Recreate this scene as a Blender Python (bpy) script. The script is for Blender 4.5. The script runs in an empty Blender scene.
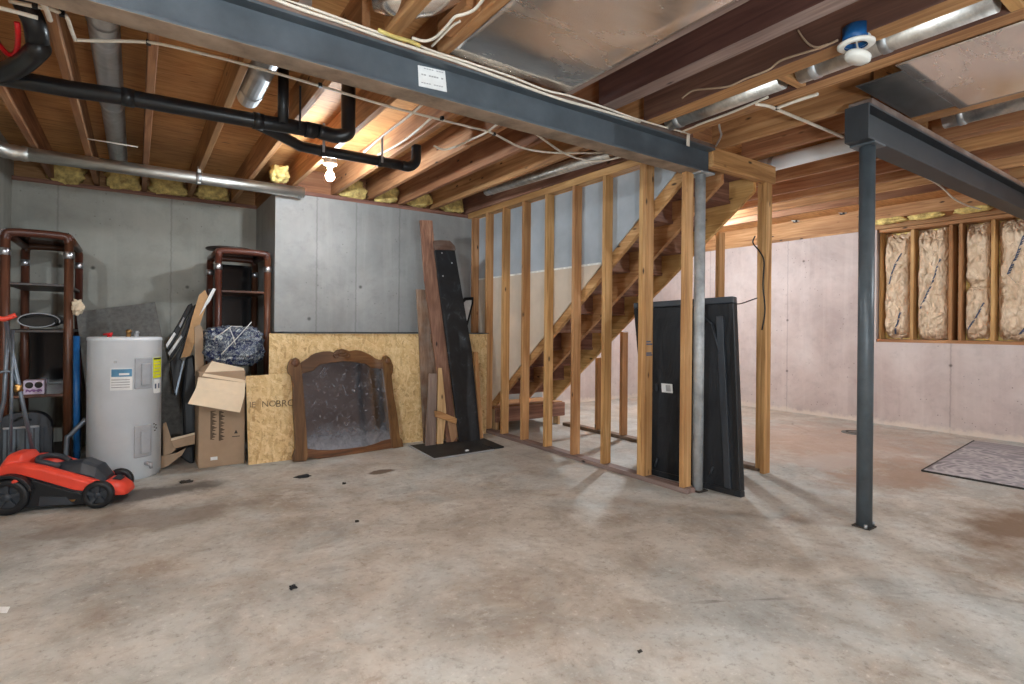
import bpy, bmesh, math, random
import numpy as np
from mathutils import Vector, noise
random.seed(7)
S = bpy.context.scene
COL = S.collection
V3 = lambda *a: np.array(a, float)

# ------------------------------------------------------------------ camera
FPX, CY, YAW, ROLL, HC = 543.0, 328.5, .606, .0093, 1.19
RV = V3(math.cos(YAW), -math.sin(YAW), 0)
FV = V3(math.sin(YAW), math.cos(YAW), 0)
UV = V3(0, 0, 1)
EYE = V3(0, 0, HC)
_c, _s = math.cos(ROLL), math.sin(ROLL)

def ray(u, v):
    x = (u - 512) / FPX; y = (v - CY) / FPX
    return (_c*x + _s*y)*RV + FV - (-_s*x + _c*y)*UV

def on(ax, val, u, v):                  # pixel -> point of the plane axis = val
    d = ray(u, v)
    return EYE + (val - EYE[ax]) / d[ax] * d

def gz(u, v, z=0.0): return on(2, z, u, v)
def onY(Y, u, v): return on(1, Y, u, v)
def onX(X, u, v): return on(0, X, u, v)

def onP(p0, n, u, v):
    d = ray(u, v); n = V3(*n); p0 = V3(*p0)
    return EYE + ((p0 - EYE) @ n) / (d @ n) * d

cam = bpy.data.cameras.new('camera'); co = bpy.data.objects.new('camera', cam); COL.objects.link(co)
cam.sensor_width = 36; cam.sensor_fit = 'HORIZONTAL'; cam.lens = FPX / 1024 * 36
cam.shift_y = -(342 - CY) / 1024; cam.clip_start = .05
from mathutils import Matrix
r_ = _c*RV + _s*UV; u_ = _c*UV - _s*RV
co.matrix_world = Matrix(((r_[0], u_[0], -FV[0], 0), (r_[1], u_[1], -FV[1], 0), (r_[2], u_[2], -FV[2], HC), (0, 0, 0, 1)))
S.camera = co

# ------------------------------------------------------------------ materials
def lin(c):
    return tuple(((x/255)/12.92 if x/255 <= .04045 else ((x/255 + .055)/1.055)**2.4) for x in c) + (1.0,)

class NT:
    def __init__(s, name):
        s.m = bpy.data.materials.new(name); s.m.use_nodes = True
        s.t = s.m.node_tree; s.n = s.t.nodes
        s.b = s.n['Principled BSDF']
        s.tc = s.n.new('ShaderNodeTexCoord')
    def link(s, a, b): s.t.links.new(a, b)
    def mapping(s, scale=(1, 1, 1), rot=(0, 0, 0), rnd=False, coord='Object'):
        mp = s.n.new('ShaderNodeMapping'); mp.inputs['Scale'].default_value = scale; mp.inputs['Rotation'].default_value = rot
        src = s.tc.outputs[coord]
        if rnd:
            oi = s.n.new('ShaderNodeObjectInfo'); mul = s.n.new('ShaderNodeMath'); mul.operation = 'MULTIPLY'; mul.inputs[1].default_value = 37
            s.link(oi.outputs['Random'], mul.inputs[0])
            ad = s.n.new('ShaderNodeVectorMath'); ad.operation = 'ADD'
            s.link(src, ad.inputs[0]); s.link(mul.outputs[0], ad.inputs[1]); src = ad.outputs[0]
        s.link(src, mp.inputs[0]); return mp.outputs[0]
    def noise(s, vec, scale=5, detail=4, rough=.55, dist=0):
        n = s.n.new('ShaderNodeTexNoise'); s.link(vec, n.inputs['Vector'])
        n.inputs['Scale'].default_value = scale; n.inputs['Detail'].default_value = detail
        n.inputs['Roughness'].default_value = rough; n.inputs['Distortion'].default_value = dist
        return n.outputs['Fac']
    def voro(s, vec, scale=5, feat='F1', out='Distance'):
        n = s.n.new('ShaderNodeTexVoronoi'); s.link(vec, n.inputs['Vector']); n.inputs['Scale'].default_value = scale; n.feature = feat
        return n.outputs[out]
    def ramp(s, fac, stops):
        r = s.n.new('ShaderNodeValToRGB'); s.link(fac, r.inputs[0]); e = r.color_ramp.elements
        while len(e) < len(stops): e.new(.5)
        for k, (p, c) in enumerate(stops):
            e[k].position = p; e[k].color = c if len(c) == 4 else lin(c)
        return r.outputs[0]
    def mask(s, fac, lo, hi):
        if lo > hi: return s.ramp(fac, [(hi, (1, 1, 1, 1)), (lo, (0, 0, 0, 1))])
        return s.ramp(fac, [(lo, (0, 0, 0, 1)), (hi, (1, 1, 1, 1))])
    def mix(s, fac, a, b, mode='MIX'):
        m = s.n.new('ShaderNodeMix'); m.data_type = 'RGBA'; m.blend_type = mode
        for sock, val in ((m.inputs[0], fac), (m.inputs[6], a), (m.inputs[7], b)):
            if hasattr(val, 'node'): s.link(val, sock)
            elif isinstance(val, (int, float)): sock.default_value = val
            else: sock.default_value = val if len(val) == 4 else lin(val)
        return m.outputs[2]
    def math(s, op, a, b=0.0):
        m = s.n.new('ShaderNodeMath'); m.operation = op
        for sock, val in ((m.inputs[0], a), (m.inputs[1], b)):
            if hasattr(val, 'node'): s.link(val, sock)
            else: sock.default_value = val
        return m.outputs[0]
    def xyz(s, vec=None):
        x = s.n.new('ShaderNodeSeparateXYZ'); s.link(vec or s.tc.outputs['Object'], x.inputs[0]); return x.outputs
    def vary(s, col, dv=.25, dh=.02):
        oi = s.n.new('ShaderNodeObjectInfo'); h = s.n.new('ShaderNodeHueSaturation')
        v = s.math('MULTIPLY_ADD', oi.outputs['Random'], dv); v.node.inputs[2].default_value = 1 - dv/2
        s.link(v, h.inputs['Value'])
        hh = s.math('MULTIPLY_ADD', oi.outputs['Random'], dh); hh.node.inputs[2].default_value = .5 - dh/2
        s.link(hh, h.inputs['Hue'])
        s.link(col, h.inputs['Color']); return h.outputs[0]
    def bump(s, fac, st=.3, d=.01):
        b = s.n.new('ShaderNodeBump'); b.inputs['Strength'].default_value = st; b.inputs['Distance'].default_value = d
        s.link(fac, b.inputs['Height']); s.link(b.outputs[0], s.b.inputs['Normal'])
    def out(s, col=None, rough=.6, metal=0.0, spec=.4):
        if col is not None:
            if hasattr(col, 'node'): s.link(col, s.b.inputs['Base Color'])
            else: s.b.inputs['Base Color'].default_value = lin(col)
        if hasattr(rough, 'node'): s.link(rough, s.b.inputs['Roughness'])
        else: s.b.inputs['Roughness'].default_value = rough
        s.b.inputs['Metallic'].default_value = metal
        s.b.inputs['Specular IOR Level'].default_value = spec
        return s.m

def plain(name, col, rough=.5, metal=0.0, spec=.4, mott=.12, sc=14):
    t = NT(name); v = t.mapping(rnd=True); n = t.noise(v, sc, 5, .6)
    a = tuple(min(255, c*(1+mott)) for c in col); b = tuple(c*(1-mott) for c in col)
    return t.out(t.ramp(n, [(.3, b), (.7, a)]), rough, metal, spec)

def wood(name, dark, mid, light, axis, rough=.65, vary=.3, dirt=0.0, knots=True):
    t = NT(name); sc = [26, 26, 26]; sc[axis] = 1.3
    v = t.mapping(tuple(sc), rnd=True)
    g = t.noise(v, 1.0, 6, .6, .8)
    col = t.ramp(g, [(.28, dark), (.5, mid), (.72, light)])
    sc2 = [3, 3, 3]; sc2[axis] = .9
    b = t.noise(t.mapping(tuple(sc2), rnd=True), 1.0, 3, .5)
    col = t.mix(t.mask(b, .42, .75), col, dark)
    if knots:
        sc3 = [9, 9, 9]; sc3[axis] = 3.4
        k = t.voro(t.mapping(tuple(sc3), rnd=True), 1.0)
        col = t.mix(t.mask(k, .12, .05), col, tuple(c*.45 for c in dark))
    if dirt:
        d = t.noise(t.mapping((2, 2, 2), rnd=True), 2.0, 5, .65)
        col = t.mix(t.math('MULTIPLY', t.mask(d, .45, .7), dirt), col, (150, 140, 132))
    t.bump(g, .15, .004)
    return t.out(t.vary(col, vary), rough)

W = {}
for i, ax in enumerate('xyz'):
    W['joist_'+ax] = wood('joist_wood_'+ax, (124, 82, 52), (178, 128, 86), (206, 162, 118), i)
    W['stud_'+ax] = wood('stud_wood_'+ax, (146, 100, 58), (194, 146, 94), (222, 178, 126), i)
    W['red_'+ax] = wood('reddish_wood_'+ax, (100, 66, 54), (146, 104, 86), (180, 138, 116), i)
    W['grey_'+ax] = wood('greyed_wood_'+ax, (104, 86, 78), (146, 124, 114), (172, 152, 142), i)
    W['old_'+ax] = wood('weathered_wood_'+ax, (84, 62, 48), (122, 94, 76), (150, 122, 102), i, dirt=.5)
    W['oak_'+ax] = wood('oak_'+ax, (72, 46, 28), (112, 74, 46), (140, 100, 66), i, rough=.4, vary=.05, knots=False)
    W['rust_'+ax] = wood('brown_pipe_'+ax, (62, 34, 24), (98, 58, 42), (128, 82, 62), i, rough=.35, vary=.1, knots=False)
    W['pale_'+ax] = wood('pale_wood_'+ax, (170, 128, 88), (204, 166, 122), (224, 192, 152), i)

def m_ply():
    t = NT('plywood'); g = t.noise(t.mapping((3.0, 26, 3)), 1.0, 6, .65, 1.2)
    col = t.ramp(g, [(.3, (170, 114, 64)), (.5, (212, 156, 98)), (.72, (230, 180, 124))])
    k = t.noise(t.mapping((5, 24, 5)), 1.3, 2, .5)
    col = t.mix(t.mask(k, .68, .76), col, (98, 56, 26))
    b = t.noise(t.mapping((1, 1, 1)), 1.1, 2)
    col = t.mix(t.math('MULTIPLY', t.mask(b, .45, .65), .5), col, (150, 98, 56))
    return t.out(col, .7)

def m_concrete(name, a, b, c, seams=(), ax=0, holes=None, streak=.25, pits=.5, base=False):
    """poured wall: mottling, vertical form seams at given positions along axis ax, tie holes"""
    t = NT(name); v = t.mapping()
    n1 = t.noise(v, 1.3, 6, .62, .4); n2 = t.noise(v, 9, 6, .7)
    col = t.ramp(n1, [(.3, a), (.52, b), (.72, c)])
    col = t.mix(t.math('MULTIPLY', t.mask(n2, .5, .75), .35), col, tuple(x*.8 for x in b))
    st = t.noise(t.mapping((7, 7, .35)), 1.0, 4, .6)
    col = t.mix(t.math('MULTIPLY', t.mask(st, .5, .7), streak), col, tuple(x*1.09 for x in c))
    pv = t.voro(t.mapping((1, 1, 1)), 16)
    pn = t.noise(v, 3, 2)
    col = t.mix(t.math('MULTIPLY', t.math('MULTIPLY', t.mask(pv, .13, .07), t.mask(pn, .45, .6)), pits), col, tuple(x*.6 for x in a))
    X = t.xyz()
    wob = t.math('MULTIPLY_ADD', t.noise(t.mapping((1, 1, 5)), 6, 3), .02); wob.node.inputs[2].default_value = -.01
    for sx in seams:
        d = t.math('ABSOLUTE', t.math('ADD', t.math('SUBTRACT', X[ax], sx), wob))
        col = t.mix(t.math('MULTIPLY', t.mask(d, .012, .002), .32), col, tuple(x*.55 for x in a))
    if holes:
        for (hx, hz) in holes:
            dx = t.math('SUBTRACT', X[ax], hx); dz = t.math('SUBTRACT', X[2], hz)
            d = t.math('SQRT', t.math('ADD', t.math('MULTIPLY', dx, dx), t.math('MULTIPLY', dz, dz)))
            col = t.mix(t.math('MULTIPLY', t.mask(d, .024, .008), .75), col, tuple(x*.45 for x in a))
    if base:
        ez = t.math('ADD', X[2], t.math('MULTIPLY', t.math('SUBTRACT', n2, .5), .16))
        col = t.mix(t.math('MULTIPLY', t.mask(ez, .075, .03), .7), col, (222, 208, 192))
    t.bump(n2, .3, .006)
    return t.out(col, .85, 0, .25)

def m_floor():
    t = NT('concrete_floor'); v = t.mapping()
    n0 = t.noise(v, .55, 4, .55, .6); n1 = t.noise(v, 1.9, 7, .66, .5); n2 = t.noise(v, 8, 7, .72, .3)
    warm = t.ramp(n1, [(.3, (150, 138, 125)), (.5, (181, 171, 159)), (.7, (201, 194, 184))])
    cool = t.ramp(n1, [(.3, (152, 152, 147)), (.5, (180, 180, 175)), (.7, (200, 201, 197))])
    n3 = t.noise(t.mapping((1, 1, 1), (0, 0, .4)), 3.1, 10, .72, .5)
    col = t.mix(t.mask(t.math('ADD', t.math('MULTIPLY', n0, .6), t.math('MULTIPLY', n3, .4)), .44, .56), warm, cool)
    col = t.mix(t.math('MULTIPLY', t.mask(n2, .5, .68), .45), col, (138, 126, 115))
    col = t.mix(t.math('MULTIPLY', t.mask(n3, .40, .30), .5), col, (140, 122, 108))
    w = t.noise(t.mapping((1, 1, 1), (0, 0, .7)), 2.3, 10, .72, .5)
    col = t.mix(t.math('MULTIPLY', t.mask(w, .55, .68), .6), col, (212, 209, 202))
    sp = t.noise(v, 26, 8, .8)
    col = t.mix(t.math('MULTIPLY', t.mask(sp, .54, .66), .5), col, (100, 86, 74))
    col = t.mix(t.math('MULTIPLY', t.mask(sp, .43, .35), .5), col, (222, 219, 212))
    X = t.xyz()
    def blob(cx, cy, rx, ry, c, amt, col, sharp=.35):
        wn = t.noise(v, 3.2, 6, .65)
        dx = t.math('DIVIDE', t.math('SUBTRACT', X[0], cx), rx); dy = t.math('DIVIDE', t.math('SUBTRACT', X[1], cy), ry)
        d = t.math('ADD', t.math('SQRT', t.math('ADD', t.math('MULTIPLY', dx, dx), t.math('MULTIPLY', dy, dy))), t.math('MULTIPLY', t.math('SUBTRACT', wn, .5), 2.2))
        return t.mix(t.math('MULTIPLY', t.mask(d, 1, 1-sharp), amt), col, c)
    col = blob(4.5, .95, .95, .33, (112, 84, 60), .85, col, .7)
    col = blob(5.2, 1.9, .9, .45, (150, 116, 92), .6, col, .6)
    col = blob(6.2, 2.9, 1.6, 1.5, (176, 146, 128), .6, col, .6)
    col = blob(.05, 4.62, .55, .22, (84, 78, 74), .8, col, .5)
    col = blob(.0, 4.0, .8, .3, (120, 104, 90), .55, col, .5)
    col = blob(1.70, 4.29, .15, .07, (98, 78, 62), .9, col, .3)
    col = blob(5.3, 2.4, .45, .25, (180, 168, 160), .7, col, .2)
    # the long hairline crack across the open floor
    yy_ = t.math('ADD', X[1], t.math('MULTIPLY', t.math('SUBTRACT', t.noise(v, 5, 4), .5), .12))
    dl = t.math('ABSOLUTE', t.math('SUBTRACT', t.math('ADD', X[0], t.math('MULTIPLY', yy_, .16)), 1.125))
    seg = t.math('MULTIPLY', t.mask(X[1], 2.35, 2.5), t.mask(X[1], 3.6, 3.4))
    col = t.mix(t.math('MULTIPLY', t.math('MULTIPLY', t.mask(dl, .010, .003), seg), .6), col, (96, 84, 74))
    cr = t.voro(t.mapping((.55, .55, .55)), 1.0, 'DISTANCE_TO_EDGE')
    cr2 = t.math('ADD', cr, t.math('MULTIPLY', t.math('SUBTRACT', n2, .5), .05))
    cm = t.math('MULTIPLY', t.mask(cr2, .004, .0005), t.mask(n0, .5, .6))
    col = t.mix(t.math('MULTIPLY', cm, .5), col, (80, 68, 58))
    t.bump(n2, .12, .004)
    return t.out(col, t.ramp(n1, [(.3, (.5, .5, .5, 1)), (.7, (.75, .75, .75, 1))]), 0, .3)

def m_osb():
    t = NT('osb'); cols = None
    base = t.noise(t.mapping(rnd=True), 2.5, 4)
    col = t.ramp(base, [(.3, (206, 170, 116)), (.7, (224, 192, 138))])
    dn = t.n.new('ShaderNodeTexNoise'); t.link(t.tc.outputs['Object'], dn.inputs['Vector']); dn.inputs['Scale'].default_value = 14; dn.inputs['Detail'].default_value = 3
    dv = t.n.new('ShaderNodeVectorMath'); dv.operation = 'SCALE'; t.link(dn.outputs['Color'], dv.inputs[0]); dv.inputs['Scale'].default_value = .035
    ad = t.n.new('ShaderNodeVectorMath'); ad.operation = 'ADD'; t.link(t.tc.outputs['Object'], ad.inputs[0]); t.link(dv.outputs[0], ad.inputs[1])
    for k, (rz, sc) in enumerate((((0, .5, 0), (48, 30, 13)), ((0, -.7, 0), (44, 26, 14)), ((0, 1.45, 0), (46, 28, 13)), ((0, 2.2, 0), (52, 34, 17)), ((0, .1, 0), (50, 30, 14)))):
        m_ = t.n.new('ShaderNodeMapping'); m_.vector_type = 'TEXTURE'; m_.inputs['Scale'].default_value = tuple(1/q for q in sc); m_.inputs['Rotation'].default_value = rz; t.link(ad.outputs[0], m_.inputs[0])
        vo = t.n.new('ShaderNodeTexVoronoi'); t.link(m_.outputs[0], vo.inputs['Vector']); vo.inputs['Scale'].default_value = 1.0
        s = t.n.new('ShaderNodeSeparateColor'); t.link(vo.outputs['Color'], s.inputs[0])
        flake = t.ramp(s.outputs[0], [(.0, (178, 138, 88)), (.25, (214, 180, 126)), (.7, (234, 206, 156)), (1, (200, 160, 104))])
        col = t.mix(t.math('MULTIPLY', t.mask(s.outputs[1], .5, .62), .8), col, flake)
    fl = t.noise(t.mapping((1, 1, 1), rnd=True), 42, 4, .7, 1.5)
    col = t.mix(t.math('MULTIPLY', t.mask(fl, .58, .66), .55), col, (134, 94, 52))
    col = t.mix(t.math('MULTIPLY', t.mask(fl, .42, .36), .5), col, (244, 224, 184))
    return t.out(col, .6)

def m_metal(name, col, rough, metal=1.0, nsc=(6, 6, 6), dv=.12):
    t = NT(name); n = t.noise(t.mapping(nsc, rnd=True), 1.0, 6, .65, .6)
    a = tuple(c*(1-dv) for c in col); b = tuple(min(255, c*(1+dv)) for c in col)
    c = t.ramp(n, [(.3, a), (.7, b)])
    r = t.math('MULTIPLY_ADD', n, .3); r.node.inputs[2].default_value = rough - .15
    t.bump(n, .12, .01)
    return t.out(c, r, metal)

def m_mirror():
    t = NT('old_mirror_glass'); v = t.mapping()
    d = t.noise(v, 11, 9, .8, .6); Z = t.xyz()[2]
    low = t.mask(t.math('ADD', Z, t.math('MULTIPLY', t.math('SUBTRACT', d, .5), .5)), .30, .05)
    f = t.math('MAXIMUM', t.math('MULTIPLY', t.mask(t.noise(v, 16, 9, .8, 2.5), .52, .66), .8), low)
    b2 = t.n.new('ShaderNodeBsdfDiffuse'); b2.inputs[0].default_value = lin((168, 172, 182))
    mx = t.n.new('ShaderNodeMixShader'); t.link(t.math('MULTIPLY', f, .55), mx.inputs[0])
    t.link(t.b.outputs[0], mx.inputs[1]); t.link(b2.outputs[0], mx.inputs[2])
    t.link(mx.outputs[0], t.n['Material Output'].inputs[0])
    return t.out((150, 154, 162), .07, 1.0)

def m_cloth_bundle():
    t = NT('blue_white_bundle'); v = t.mapping()
    n = t.noise(v, 11, 6, .75, 2.0); n2 = t.noise(t.mapping((1, 1, 1), (.5, .3, .8)), 19, 5, .7, 1.0)
    col = t.ramp(n, [(.36, (6, 8, 14)), (.45, (22, 40, 92)), (.49, (8, 12, 22)), (.515, (190, 198, 204)), (.54, (14, 22, 44)), (.60, (24, 40, 84)), (.625, (176, 186, 188)), (.65, (10, 14, 26))])
    col = t.mix(t.mask(n2, .57, .62), col, (190, 196, 192))
    return t.out(col, .35)

def m_rug():
    t = NT('patterned_rug'); v = t.mapping()
    X = t.xyz()
    # swirls around the corner medallion and lace toward the centre
    wv = t.n.new('ShaderNodeTexWave'); wv.wave_type = 'RINGS'; wv.rings_direction = 'Z'
    mp = t.n.new('ShaderNodeMapping'); t.link(t.tc.outputs['Object'], mp.inputs[0]); mp.inputs['Location'].default_value = (-.35, .45, 0)
    t.link(mp.outputs[0], wv.inputs['Vector']); wv.inputs['Scale'].default_value = 2.6; wv.inputs['Distortion'].default_value = 3.5; wv.inputs['Detail'].default_value = 2; wv.inputs['Detail Scale'].default_value = 1.2
    c1 = t.ramp(wv.outputs['Fac'], [(.1, (92, 86, 90)), (.35, (168, 160, 162)), (.6, (190, 184, 182)), (.85, (128, 120, 124))])
    vo = t.voro(v, 13, 'SMOOTH_F1'); c2 = t.ramp(vo, [(.15, (96, 92, 98)), (.35, (188, 180, 180)), (.6, (130, 126, 130))])
    n = t.noise(v, 1.2, 2)
    col = t.mix(t.mask(n, .46, .56), c1, c2)
    f = t.noise(v, 160, 2); t.bump(f, .3, .004)
    return t.out(t.mix(.3, col, (178, 174, 176)), .95, 0, .1)

def m_tarp():
    t = NT('black_fabric'); n = t.noise(t.mapping((4, 4, 1.2)), 2.0, 5, .6, 1.0); t.bump(n, .5, .03)
    return t.out(t.ramp(n, [(.3, (22, 23, 26)), (.7, (38, 40, 44))]), .55, 0, .35)

M = dict(
    ply=m_ply(), floor=m_floor(), osb=m_osb(), mirror=m_mirror(), bundle=m_cloth_bundle(), rug=m_rug(), tarp=m_tarp(),
    wall_bl=m_concrete('poured_concrete_grey', (158, 156, 147), (172, 169, 159), (184, 181, 171), [-.62, .3], 0, [(-.6, 1.75), (-.35, 1.75), (.45, 1.6)]),
    wall_up=m_concrete('poured_concrete_pale', (144, 144, 142), (160, 160, 158), (177, 176, 174), [1.52, 1.93, 2.42], 0, [(1.98, 1.62), (1.45, 1.27)]),
    wall_pk=m_concrete('poured_concrete_rosy', (176, 158, 152), (196, 180, 174), (208, 196, 190), [4.28, 2.32, 5.6], 1, [(4.28, 1.35), (4.28, .6), (2.32, .8), (4.05, 2.2)], .2, .8, True),
    steel=plain('blue_grey_steel_paint', (78, 85, 91), .45, 0, .35, .12, 5),
    steel2=plain('dark_grey_steel_paint', (46, 48, 51), .5, 0, .35, .12, 5),
    post=plain('galvanised_post_paint', (168, 171, 172), .5, .2, .4, .15, 9),
    post2=plain('slate_post_paint', (80, 87, 92), .4, .1, .4, .10, 9),
    galv=m_metal('galvanised_sheet', (186, 188, 190), .5),
    duct=m_metal('silver_duct', (214, 212, 206), .45, 1.0, (3, 20, 20)),
    foil=m_metal('sheet_metal_pan', (240, 231, 223), .26, .92, (1.4, 4, 3), .06),
    white=plain('white_plastic', (226, 224, 216), .45, 0, .4, .04),
    cable=plain('white_cable', (222, 212, 196), .5, 0, .4, .05),
    enamel=plain('white_enamel', (228, 233, 238), .35, 0, .5, .03, 3),
    blackp=plain('black_plastic', (26, 27, 30), .45, 0, .4, .15, 6),
    abs=plain('black_pipe', (22, 23, 26), .35, 0, .5, .15, 6),
    darkgrey=plain('dark_grey_plastic', (52, 56, 62), .45, 0, .4, .1, 6),
    red=plain('red_orange_plastic', (232, 74, 54), .4, 0, .45, .05, 4),
    redw=plain('red_wire', (196, 24, 28), .4),
    card=plain('cardboard', (166, 142, 118), .8, 0, .2, .05, 5),
    cardl=plain('cardboard_inside', (226, 206, 178), .8, 0, .2, .04, 5),
    tan=plain('tan_wood_panel', (190, 150, 108), .7, 0, .2, .10, 8),
    batt=plain('kraft_paper', (224, 198, 172), .5, 0, .35, .10, 7),
    fibre=plain('yellow_fibreglass', (222, 178, 114), .95, 0, .1, .3, 16),
    drywall=plain('grey_drywall_back', (168, 174, 180), .85, 0, .2, .06, 3),
    drywall2=plain('beige_drywall_back', (206, 190, 172), .85, 0, .2, .05, 3),
    tape=plain('white_joint_tape', (228, 226, 220), .8),
    ink=plain('dark_ink', (52, 48, 44), .7), boxink=plain('faded_box_print', (96, 80, 64), .8), stampink=plain('faded_stamp_ink', (118, 98, 74), .8, 0, .2, .3, 30), inkblue=plain('blue_ink', (84, 92, 114), .7),
    greypanel=plain('grey_board', (112, 110, 106), .8, 0, .2, .12, 30),
    mat=plain('dark_rubber_mat', (44, 45, 46), .6, 0, .3, .2, 8),
    blue=plain('blue_plastic', (30, 92, 150), .4), bluepaint=plain('blue_box_plastic', (20, 84, 140), .4),
    yellowcable=plain('pale_yellow_cable', (206, 186, 112)), yellow=plain('yellow_paper', (226, 226, 30), .6, 0, .3, .05), label=plain('label_paper', (226, 226, 224), .6, 0, .3, .04),
    labelgrey=plain('label_grey_print', (170, 168, 168), .6), labelblue=plain('label_blue_print', (86, 136, 168), .6),
    panelgrey=plain('grey_access_panel', (164, 166, 170), .4, 0, .4, .04),
    brass=m_metal('brass', (170, 130, 80), .35), chrome=m_metal('bright_band', (205, 205, 210), .3),
    tube=m_metal('grey_tube', (120, 128, 138), .4, .7),
    lilac=plain('lilac_carton', (214, 200, 220), .7), purple=plain('purple_print', (140, 96, 150), .7),
    clear=plain('cloudy_plastic_bin', (96, 108, 118), .3, 0, .5, .15, 5),
    glass=plain('black_glass', (16, 16, 18), .12, 0, .6, .1),
    shelfdark=plain('dark_shelf_board', (60, 50, 46), .4, 0, .4, .15),
    underbrown=plain('matte_brown', (142, 124, 108), .9, 0, .1, .2, 6), reflpan=m_metal('dark_reflection_metal', (110, 112, 112), .4, .9), dirty=plain('grey_dirt', (60, 54, 50), .9), ledge=plain('ledge_membrane', (52, 54, 58), .7),
    porcelain=plain('porcelain', (230, 228, 220), .3),
)
def m_blackboard():
    t = NT('scuffed_black_board'); n = t.noise(t.mapping(), 7, 7, .7, .6)
    return t.out(t.ramp(n, [(.4, (26, 27, 29)), (.58, (36, 37, 40)), (.72, (92, 96, 102))]), .5)
M['blackboard'] = m_blackboard()
def m_kraft():
    t = NT('kraft_paper_crumpled'); v = t.mapping((1, 1, .6), rnd=True)
    n = t.noise(v, 9, 5, .6, 1.8); c = t.voro(t.mapping((1, 1, .45), rnd=True), 16, 'DISTANCE_TO_EDGE')
    h = t.math('ADD', n, t.math('MULTIPLY', t.mask(c, 0, .25), .5)); t.bump(h, .9, .04)
    return t.out(t.ramp(n, [(.3, (208, 176, 142)), (.6, (238, 210, 178)), (.75, (246, 226, 200))]), .42, 0, .5)
M['batt'] = m_kraft()
def m_bulb(st):
    m = bpy.data.materials.new('glowing_bulb'); m.use_nodes = True; t = m.node_tree; t.nodes.clear()
    e = t.nodes.new('ShaderNodeEmission'); o = t.nodes.new('ShaderNodeOutputMaterial')
    e.inputs[0].default_value = (.90, 1.01, 1.09, 1); e.inputs[1].default_value = st
    t.links.new(e.outputs[0], o.inputs[0]); return m

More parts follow.
